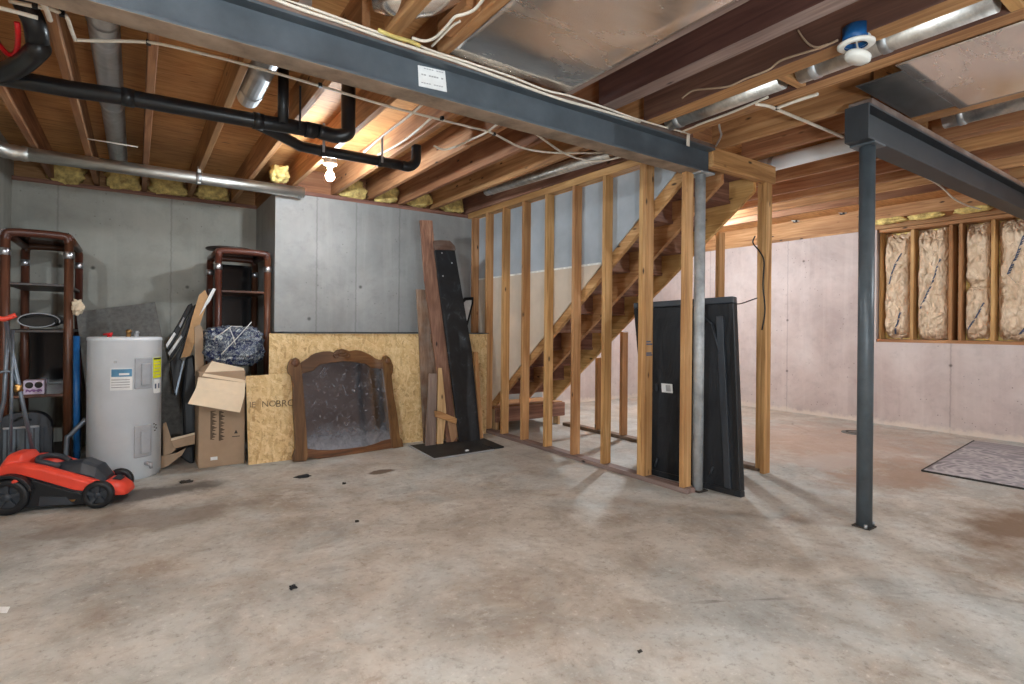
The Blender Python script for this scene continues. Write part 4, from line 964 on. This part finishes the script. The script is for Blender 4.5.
def rs(x, y0, y1, z0, z1): return [lm(x, y0, z0), lm(x, y0-.004, (z0+z1)/2), lm(x, y0+.025, z1-.008), lm(x, y0+.06, z1), lm(x, y1-.06, z1), lm(x, y1-.025, z1-.008), lm(x, y1+.004, (z0+z1)/2), lm(x, y1, z0)]
def rv(x, y0, y1, z0, z1, dp):
    return [lm(x, y0, z0), lm(x, y0, z1-.02), lm(x, y0+.02, z1), lm(x, y0+.055, z1), lm(x, y0+.085, z1-dp), lm(x, y1-.085, z1-dp), lm(x, y1-.055, z1), lm(x, y1-.02, z1), lm(x, y1, z1-.02), lm(x, y1, z0)]
MB().loft([rv(-.10, .10, .32, .22, .27, .005), rv(-.06, .06, .37, .235, .31, .005), rv(.055, .045, .38, .235, .312, .02), rv(.157, .04, .385, .195, .285, .06), rv(.335, .04, .38, .12, .215, .055), rv(.455, .055, .36, .085, .160, .03)]).build('shell', M['red'], MW, .008)
MB().loft([rs(.43, .07, .34, .075, .150), rs(.53, .09, .325, .055, .14), rs(.585, .12, .30, .045, .105), rs(.60, .15, .27, .045, .08)], True).build('nose', M['red'], MW, .004)
MB().loft([rs(-.07, .09, .31, .28, .325), rs(-.04, .07, .32, .28, .36), rs(.025, .08, .31, .28, .36), rs(.06, .11, .29, .27, .32)], True).build('rear_hump', M['red'], MW, .004)
MB().loft([rs(.16, .14, .29, .20, .265), rs(.25, .125, .305, .17, .275), rs(.34, .115, .315, .14, .285), rs(.42, .115, .315, .12, .245), rs(.475, .13, .30, .10, .17)]).build('motor_cover', M['darkgrey'], MW, .004)
MB().prism([lm(.505, .16, .150), lm(.55, .17, .136), lm(.55, .25, .136), lm(.505, .26, .150)], (0, 0, .003)).build('nose_recess', M['blackp'], MW)
fp = [lm(.138*math.cos(q), -.012, .112+.138*math.sin(q)) for q in [math.radians(15+150*i/14) for i in range(15)]] + [lm(.120*math.cos(q), -.012, .112+.120*math.sin(q)) for q in [math.radians(165-150*i/14) for i in range(15)]]
MB().prism(fp, ml*.07).build('rear_fender', M['blackp'], MW, .003)
MB().tube(smooth_path([lm(.22, .13, .262), lm(.16, .105, .292), lm(.11, .12, .305), lm(.085, .20, .312), lm(.11, .28, .305), lm(.16, .295, .292), lm(.22, .28, .262)], 5), .018, 10).build('carry_handle', M['darkgrey'], MW)
MB().tube([lm(.02, .05, .17), lm(.02, .01, .20), lm(.06, -.002, .22)], .012, 8).build('height_lever', M['red'], MW)
hd = MB(); Yh = 4.86
p0, p1, p2 = onY(Yh, 33, 452), onY(Yh, 21, 395), onY(Yh, 6, 322)
r0, r1, r2 = onY(Yh+.12, -8, 452), onY(Yh+.12, -1, 395), onY(Yh, 8, 330)
ho = MB().tube([p0, p1, p2], .0125, 10).build('handle_tube', M['tube'], MW)
MB().tube([r0, onY(Yh+.1, 4, 400), r2], .0125, 10).build('handle_tube', M['tube'], MW)
MB().tube([onY(Yh-.01, 10.5, 452), onY(Yh-.01, 13, 330)], .009, 8).build('handle_tube', M['tube'], MW)
MB().tube(smooth_path([onY(Yh, -6, 374), onY(Yh, 8, 371), onY(Yh, 14, 376), onY(Yh, 20, 390)]), .009, 8).build('cross_tube', M['tube'], MW)
lump('clamp', '', None, onY(Yh, 18, 388), (.025, .025, .025), M['brass'], 3, parent=MW)
MB().tube(smooth_path([onY(Yh-.02, -8, 315), onY(Yh-.02, 3, 319), onY(Yh-.02, 16, 315)]), .016, 10).build('bail_grip', M['red'], MW)

# ------------------------------------------------------------------ rug, drain, floor bits
rg = [gz(922, 471.5), V3(5.66, -.9, 0), V3(7.68, -.8, 0), gz(974, 441.5)]
ro = MB(); ro.prism([p+V3(0, 0, .012) for p in rg], (0, 0, -.012))
R_ = ro.build('rug', [M['rug']], origin=tuple(rg[0])); tag(R_, 'grey rug with swirling pattern on the floor at right', 'rug')
g = MB()
for a, b in ((0, 1), (3, 0)): g.bar(rg[a]+V3(0, 0, .007), rg[b]+V3(0, 0, .007), .012, .015)
g.build('bound_edge', M['ink'], R_)
c = gz(855.5, 433); dl = empty('drain_cover', tuple(c), 'round dark drain cover lying on the far floor behind the slate post', 'drain cover')
MB().lathe(c, [(0, .012), (.13, .012), (.145, .008), (.145, 0)], seg=32).build('plate', M['greypanel'], dl); MB().lathe(c, [(.10, .0125), (.10, .017), (.085, .017), (.085, .0125)], seg=32).build('ring', M['dirty'], dl)
for u, v, s, m_, l in ((186, 482.5, (.04, .022, .008), 'dirty', 'dark dirt clod on the floor in front of the cardboard box'), (303, 477, (.05, .03, .008), 'blackp', 'black scrap on the floor in front of the mirror'),
                       (293, 588.5, (.014, .011, .008), 'blackp', 'small black scrap in the middle of the near floor'), (344, 484, (.012, .01, .006), 'dirty', 'tiny dark crumb on the floor in front of the mirror\'s right half'),
                       (357, 522, (.012, .01, .005), 'dirty', 'tiny dark crumb on the open floor below the mirror'), (640, 652, (.008, .006, .004), 'dirty', 'tiny dark crumb on the nearest floor')):
    lump('floor_scrap', l, 'debris', gz(u, v)+V3(0, 0, s[2]*.8), s, M[m_], u, amp=.6)
P = [gz(*p) for p in ((-4, 607), (10, 608), (7, 613), (-4, 614))]
tag(MB().prism([p+V3(0, 0, .002+.004*(i % 2)) for i, p in enumerate(P)], (0, 0, -.002)).build('paper_scrap', M['label']), 'white paper scrap on the floor at the left picture edge', 'paper')

# ------------------------------------------------------------------ ducts and pipes
DU = empty('round_duct', tuple(gz(150, 172, 2.5)), 'long silver round duct hung under the left joists near the wall', 'duct')
a, b = gz(20, 155, 2.505), gz(303, 193, 2.505)
b = V3(b[0], a[1]-.06, 2.505)
DY = 5.6
P0, P1 = V3(-.72, DY, 2.505), V3(onY(DY, 303, 193)[0], DY-.03, 2.505)
MB().tube([P0, P1], .052, 20).build('pipe_run', M['duct'], DU)
g = MB()
el = smooth_path([P0+V3(.03, 0, 0), P0+V3(-.08, 0, 0), P0+V3(-.17, -.06, .01), P0+V3(-.24, -.18, .02), P0+V3(-.27, -.36, .02)], 4)
g.tube(el, [.054+(.006 if i % 2 else 0) for i in range(len(el))], 18); g.build('elbow', M['duct'], DU)
for x in (.45, P1[0]-.04): MB().lathe((x, DY-.02, 2.505), [(.053, -.02), (.058, -.018), (.058, .018), (.053, .02)], (1, 0, 0), 20).build('collar', M['galv'], DU)
MB().box(.44, .465, DY-.06, DY-.045, 2.45, 2.60).build('strap', M['white'], DU, .002)
def duct(label, a, b, r, mat, collar=None, ry=None):
    root = empty('round_duct', tuple(a), label, 'duct'); MB().tube([a, b], r, 20, ry=ry).build('pipe_run', mat, root)
    for t in (collar or []):
        d = V3(*b)-V3(*a); MB().lathe(V3(*a)+d*t, [(r*1.0, -.02), (r*1.07, -.016), (r*1.07, .016), (r, .02)], tuple(d), 20).build('collar', M['galv'], root)
    return root
duct('grey duct running along the bay between second and third joist from the left', (-.145, 2.62, 2.70), (-.14, 6.2, 2.70), .068, M['galv'], [.2, .55])
duct('short grey duct above the black drain pipe, beside the blue-grey beam', (.595, 2.62, 2.70), (.60, 3.95, 2.70), .07, M['galv'], [.9])
duct('silver duct in the joist bay above the stud wall\'s far end', V3(*onX(3.0, 487, 191)), V3(*onX(3.12, 612, 153)), .05, M['duct'], [.05])
duct('silver round duct in the bay beyond the junction box block', (2.995, 2.45, 2.62), (2.995, 1.66, 2.62), .062, M['duct'], [.1])
duct('silver round duct in the bay behind the hanging smoke detector', (2.995, 1.56, 2.62), (2.995, .73, 2.62), .066, M['duct'], [.1, .5])
a, b = onX(4.48, 752, 180), onX(4.48, 862, 150)
duct('white round duct below the far joists left of the slate post', (4.48, 2.72, 2.62), (4.46, 1.62, 2.62), .06, M['enamel'], [.15])
duct('silver round duct on the near side of the dark beam at right', (4.55, 1.38, 2.66), (4.55, -.6, 2.66), .07, M['duct'], [.05])
# flexible duct boot by the beam
g = MB(); q = gz(412, 6, 2.66)
g.tube([q+V3(-.14, .10, .03), q+V3(-.05, .04, .02), q+V3(.05, -.06, .03), q+V3(.12, -.2, .05)], [.05, .075, .08, .08], 18)
tag(g.build('duct_boot', M['foil']), 'crumpled silver duct boot between joists at the top of the picture', 'duct')

DP = empty('drain_pipe', tuple(gz(200, 112, 2.45)), 'black plastic drain pipe with branches under the left joists', 'pipe')
ZP = 2.45
def dpx(u, v, z=ZP): return gz(u, v, z)
m1 = [V3(-1.3, 3.83, ZP), V3(-.3, 3.745, ZP), dpx(128, 97.5), dpx(256, 121), dpx(318, 131)]
MB().tube(m1, .045, 18).build('pipe_run', M['abs'], DP)
e = dpx(318, 131); e2 = dpx(345, 136)
top = V3(e2[0], e2[1], 2.80)
MB().tube(smooth_path([e, dpx(335, 135)-V3(0, 0, .005), e2+V3(.015, 0, .02), e2+V3(.02, 0, .10), V3(e2[0]+.02, e2[1], ZT)], 5), .046, 16).build('riser', M['abs'], DP)
r1 = dpx(283, 124); MB().tube([r1, V3(r1[0], r1[1], ZT)], .032, 14).build('riser', M['abs'], DP)
w0 = dpx(250, 120.5)
br_ = [w0, dpx(272, 131, 2.44), dpx(300, 146, 2.42), dpx(318, 150, 2.42), dpx(360, 157.5, 2.42), dpx(402, 165.5, 2.42)]
MB().tube(br_, .036, 16).build('branch', M['abs'], DP)
el = dpx(402, 165.5, 2.42)
MB().tube(smooth_path([el, el+V3(.055, -.005, .0), el+V3(.10, -.01, .035), el+V3(.112, -.01, .09), el+V3(.112, -.01, .17)], 5), .038, 14).build('elbow', M['abs'], DP)
for (u, v, r) in ((128, 97.5, .050), (258, 121.3, .051), (310, 130, .050)):
    q = dpx(u, v); MB().tube([q-V3(.03, 0, 0), q+V3(.03, 0, 0)], r, 18).build('coupling', M['abs'], DP)
for (u, v) in ((322, 150.8), (380, 161.2)):
    q = dpx(u, v, 2.42); MB().tube([q-V3(.02, 0, 0), q+V3(.02, 0, 0)], .041, 18).build('coupling', M['abs'], DP)
    MB().box(q[0]-.008, q[0]+.008, q[1]-.045, q[1]-.040, 2.40, 2.60).build('strap', M['galv'], DP)
q = dpx(298, 128); MB().box(q[0]-.006, q[0]+.006, q[1]-.052, q[1]-.048, 2.42, 2.70).build('strap', M['blackp'], DP)
el2 = smooth_path([dpx(-25, 74), dpx(0, 74), dpx(22, 68)+V3(0, 0, .02), V3(*dpx(38, 58))+V3(0, 0, .04), gz(38, 45, 2.52), gz(35, 25, 2.56), gz(27, 8, 2.62), gz(20, -8, 2.7)], 5)
MB().tube(el2, .046, 16).build('bend', M['abs'], DP)

# ------------------------------------------------------------------ cables
def cable(label, pts, z=2.56, r=.008, mat='cable', name='cable', staples=()):
    P = []
    for p in pts:
        if len(p) == 2: P.append(onX(-z, p[0], p[1]) if z < 0 else gz(p[0], p[1], z))
        else: P.append(gz(*p))
    root = MB().tube(smooth_path(P, 6), r, 8).build(name, M[mat], origin=tuple(P[0])); tag(root, label, 'cable')
    g = MB()
    for (u, v) in staples:
        q = gz(u, v, z); g.box(q[0]-.010, q[0]+.010, q[1]-.012, q[1]+.012, q[2]-.009, q[2]+.012)
    if staples: g.build('staple', M['blackp'], root)
    return root
cable('long white cable stapled along the undersides of the left joists', [(74, 40), (100, 41), (150, 42.5), (200, 53), (256, 67.5), (320, 86), (384, 105), (430, 117), (470, 127), (492, 133), (520, 147), (545, 152), (575, 153), (603, 152.5)], 2.567, .008, staples=[(148.5, 43), (320, 85.5), (442, 118.5), (494, 134)])
cable('white cable looping down to the left joist corner', [(9, 1), (33, 6), (50, 9), (62, 14), (67, 18), (71, 29), (75, 39.5)], 2.566, .009, staples=[(62, 14), (35, 6)])
cable('short white cable running left to right at the top left corner', [(-20, 5), (0, 8), (20, 13), (38, 18)], 2.50, .009)
cable('short thick white cable crossing at the top left corner', [(41, 1), (46, 9), (50, 20)], 2.55, .011)
cable('white cable rising to the beam from the black pipe elbow', [(424, 103), (405, 119), (384, 135), (364, 152)], 2.567, .008)
cable('white cable curving down right of the first one by the black pipe elbow', [(431, 118), (420, 128), (405, 140), (390, 149), (378, 155)], 2.567, .008)
cable('white cable sagging in a hook shape right of the black pipe elbow', [(499, 123), (485, 133), (470, 140), (455, 147), (443, 149.5), (434, 146)], 2.567, .008)
cable('white cable crossing over the silver duct near the stud wall', [(536, 134), (550, 144), (562, 152), (580, 159), (600, 161), (621, 157)], 2.551, .008)
def beamcable(label, pts, Y, r, mat='cable'):
    P = [onY(Y, *p) for p in pts]
    return tag(MB().tube(smooth_path(P, 6), r, 8).build('cable', M[mat], origin=tuple(P[0])), label, 'cable')
beamcable('bright white cable lying along the top edge of the blue-grey beam', [(262, -6), (300, 9), (340, 22), (384, 38), (420, 50), (455, 61), (512, 82), (560, 99), (600, 110), (640, 122)], 2.462, .008)
beamcable('second thinner cable above the bright one on the blue-grey beam', [(280, -3), (330, 15), (380, 33), (410, 41), (430, 50), (470, 63), (512, 77), (545, 90), (570, 96), (606, 108), (640, 120), (690, 134)], 2.445, .006)
beamcable('yellow cable end bundled on top of the blue-grey beam', [(378, 30), (392, 36), (402, 39), (412, 42), (420, 46)], 2.44, .010, 'yellowcable')
cable('dark cable stapled up the joist left of the sheet-metal pan', [(412, 38), (425, 41), (436, 37), (447, 26), (455, 17), (465, 14), (475, 9), (485, -3)], 2.57, .007)
cable('thin cable branching onto the joist block left of the sheet-metal pan', [(432, 46), (440, 38), (452, 26), (460, 21)], 2.568, .006)
cable('thin grey cable running along the joist to the blue junction box', [(682, 98), (692, 91), (705, 89), (728, 86.5), (745, 79), (768, 70), (780, 61), (800, 54), (820, 48), (838, 40)], -2.764, .006, 'card')
cable('thin grey cable loop hanging below the joist left of the junction box', [(798, 30), (803, 38), (810, 45), (818, 47), (828, 44)], -2.762, .005, 'card')
cable('white cable with a clip running beside the duct to the post head', [(681, 132), (700, 124), (730, 113), (768, 97)], 2.575, .008)
cable('white cable end hanging across the bay left of the slate post', [(756, 104), (768, 106), (776, 109), (800, 119), (843, 137)], 2.565, .010, staples=[(776, 108.5)])
cable('short white cable rising right to the joists left of the slate post', [(777, 108), (798, 100.5), (818, 94)], 2.565, .010)
cable('white cable sagging below the dark beam', [(912, 171), (925, 177), (936, 183), (945, 190), (953, 198), (966, 205), (980, 209)], 2.42, .007)
P = [onY(2.455, 689, 116), onY(2.452, 688, 125), onY(2.45, 688, 146)]
tag(MB().bar(P[0], P[2], .028, .006, (0, 1, 0)).build('cable_tail', M['cable']), 'short white cable tail hanging in front of the beam end', 'cable')
hk = MB().tube(smooth_path([gz(718, 119, 2.6), gz(720, 130, 2.58), gz(721, 136, 2.56), gz(716, 146, 2.56)]), .007, 8)
tag(hk.build('pipe_hook', M['galv']), 'thin grey hook hanging right of the beam end', 'hook')
P = [onX(4.285, 755, 236), onX(4.285, 753, 243), onX(4.283, 760, 252), onX(4.283, 764, 262), onX(4.283, 763, 285), onX(4.283, 765, 310), onX(4.283, 762, 330)]
tag(MB().tube(smooth_path(P), .006, 8).build('cable', M['blackp']), 'black cable running down the doubled far stud', 'cable')
P = [pq(.99, .97, .02), (onX(4.28, 745, 303)+pq(.99, .97, .02))/2+V3(0, 0, -.01), onX(4.28, 757, 298)]
tag(MB().tube(smooth_path(P), .005, 6).build('cable', M['blackp']), 'thin black cable from the black panel to the far stud', 'cable')
tag(MB().tube(smooth_path([gz(-8, 36, 2.5), gz(2, 48, 2.5), gz(8, 54, 2.5), gz(14, 54, 2.5), gz(17.5, 46, 2.5), gz(18, 32, 2.51), gz(17, 22, 2.54)], 6), .011, 8).build('cable', M['redw']), 'red cable loop hanging at the top left corner', 'cable')
for u, v, l in ((795, 221, 'left small bracket hanging on the rim board above the rosy wall'), (842, 213, 'right small bracket on the rim board, next to the slate post')):
    q = onX(XR-.02, u, v); root = empty('joist_bracket', tuple(q), l, 'bracket')
    MB().box(q[0]-.005, q[0]+.03, q[1]-.03, q[1]+.03, q[2]-.02, q[2]+.06).build('clip', M['blackp'], root, .004); MB().tube([q+V3(-.04, .03, .01), q, q+V3(.02, -.05, -.005)], .009, 8).build('wire', M['white'], root)
tag(MB().tube([gz(83, 138, 2.58), gz(138, 147, 2.58)], .005, 6).build('thin_rod', M['cable']), 'thin pale rod spanning between two left joists', 'rod')
# junction box with the dangling detector
c = V3(2.80, 1.21, 2.56); c = gz(856, 45, 2.545)
jb = empty('junction_box', tuple(c), 'blue round junction box with white ring and dangling smoke detector', 'junction box')
MB().lathe(c, [(.0, .085), (.056, .085), (.056, .0), (.050, .0), (.050, .075), (0, .075)], seg=28).build('box', M['bluepaint'], jb)
MB().lathe(c, [(.048, -.006), (.068, -.009), (.078, -.002), (.078, .006), (.048, .006)], seg=32).build('ring', M['white'], jb)
lbq = MB().bar(c+V3(-.012, -.058, .035), c+V3(.012, -.058, .035), .002, .04).build('label', M['label'], jb)
d = c + V3(-.005, -.01, -.062)
MB().tube(smooth_path([c+V3(0, 0, .05), c+V3(.012, 0, .0), d+V3(.01, 0, .03), d+V3(0, 0, .012)]), .004, 6).build('wire', M['cable'], jb)
dt = V3(.25, -.3, 1)
MB().lathe(d, [(0, .018), (.042, .018), (.055, .010), (.058, -.006), (.045, -.018), (0, -.021)], tuple(dt/np.linalg.norm(dt)), 30).build('detector', M['white'], jb)

# ------------------------------------------------------------------ lamps
def lamp(label, x, y, z, st, top):
    """bulb at z in a porcelain holder on a steel box fixed to the joist underside at top"""
    root = empty('ceiling_lamp', (x, y, z+.1), label, 'lamp')
    MB().lathe((x, y, 0), [(0, top), (.052, top), (.052, top-.04), (0, top-.04)], seg=16).build('steel_box', M['galv'], root)
    MB().lathe((x, y, 0), [(0, top-.04), (.058, top-.04), (.056, top-.052), (.026, top-.062), (.020, z+.055), (.018, z+.03), (0, z+.03)], seg=24).build('lampholder', M['porcelain'], root)
    MB().lathe((x, y, z), [(0, -.042), (.012, -.041), (.024, -.034), (.034, -.015), (.036, 0), (.030, .02), (.018, .036), (.014, .045), (0, .045)], seg=14).build('bulb', m_bulb(st), root)
q = gz(330, 176, 2.43)
LA, LB, LC, LD, LE = 500, 1600, 1900, 1300, 60
lamp('bare glowing bulb in a porcelain holder between joists near the pale wall', q[0], q[1], 2.43, LA, ZJ)
lamp('bare bulb above the open floor, out of the picture overhead', -1.2, .6, 2.45, LB, ZT)
lamp('bare bulb hidden behind the stairs on the right-hand side', 5.75, 4.75, 2.45, LC, ZT)
lamp('added unseen fill bulb over the rug outside the picture', 5.4, -.7, 2.45, LD, ZT)  # fill bulb added to light the right-hand floor
WL = empty('fill_lamp', (.6, -1.0, 0), 'added glowing fill globe on a tripod behind the photographer, unseen', 'lamp')  # added fill source, brightens joist undersides and front faces
MB().lathe((.6, -1.0, 1.1), [(.03, -.22), (.12, -.19), (.20, -.10), (.22, 0), (.20, .10), (.12, .19), (.03, .22)], seg=20).build('fill_globe', m_bulb(LE), WL)
MB().tube([(.6, -1.0, .5), (.6, -1.0, .88)], .012, 8).build('pole', M['blackp'], WL)
for k in range(3): MB().tube([(.6, -1.0, .55), (.6+.4*math.cos(2.1*k), -1.0+.4*math.sin(2.1*k), .01)], .01, 8).build('leg', M['blackp'], WL)

W_ = bpy.data.worlds.new('daylight'); S.world = W_; W_.use_nodes = True
W_.node_tree.nodes['Background'].inputs[0].default_value = (.86, .93, 1, 1); W_.node_tree.nodes['Background'].inputs[1].default_value = 1.0

S.view_settings.view_transform = 'Standard'; S.view_settings.look = 'None'; S.view_settings.gamma = 1; S.view_settings.use_curve_mapping = False
S.view_settings.exposure = 1.0
S.cycles.use_denoising = True
S.cycles.max_bounces = 10; S.cycles.diffuse_bounces = 5
S.cycles.sample_clamp_indirect = 8
for o in S.objects:
    if '_o' in o: del o['_o']
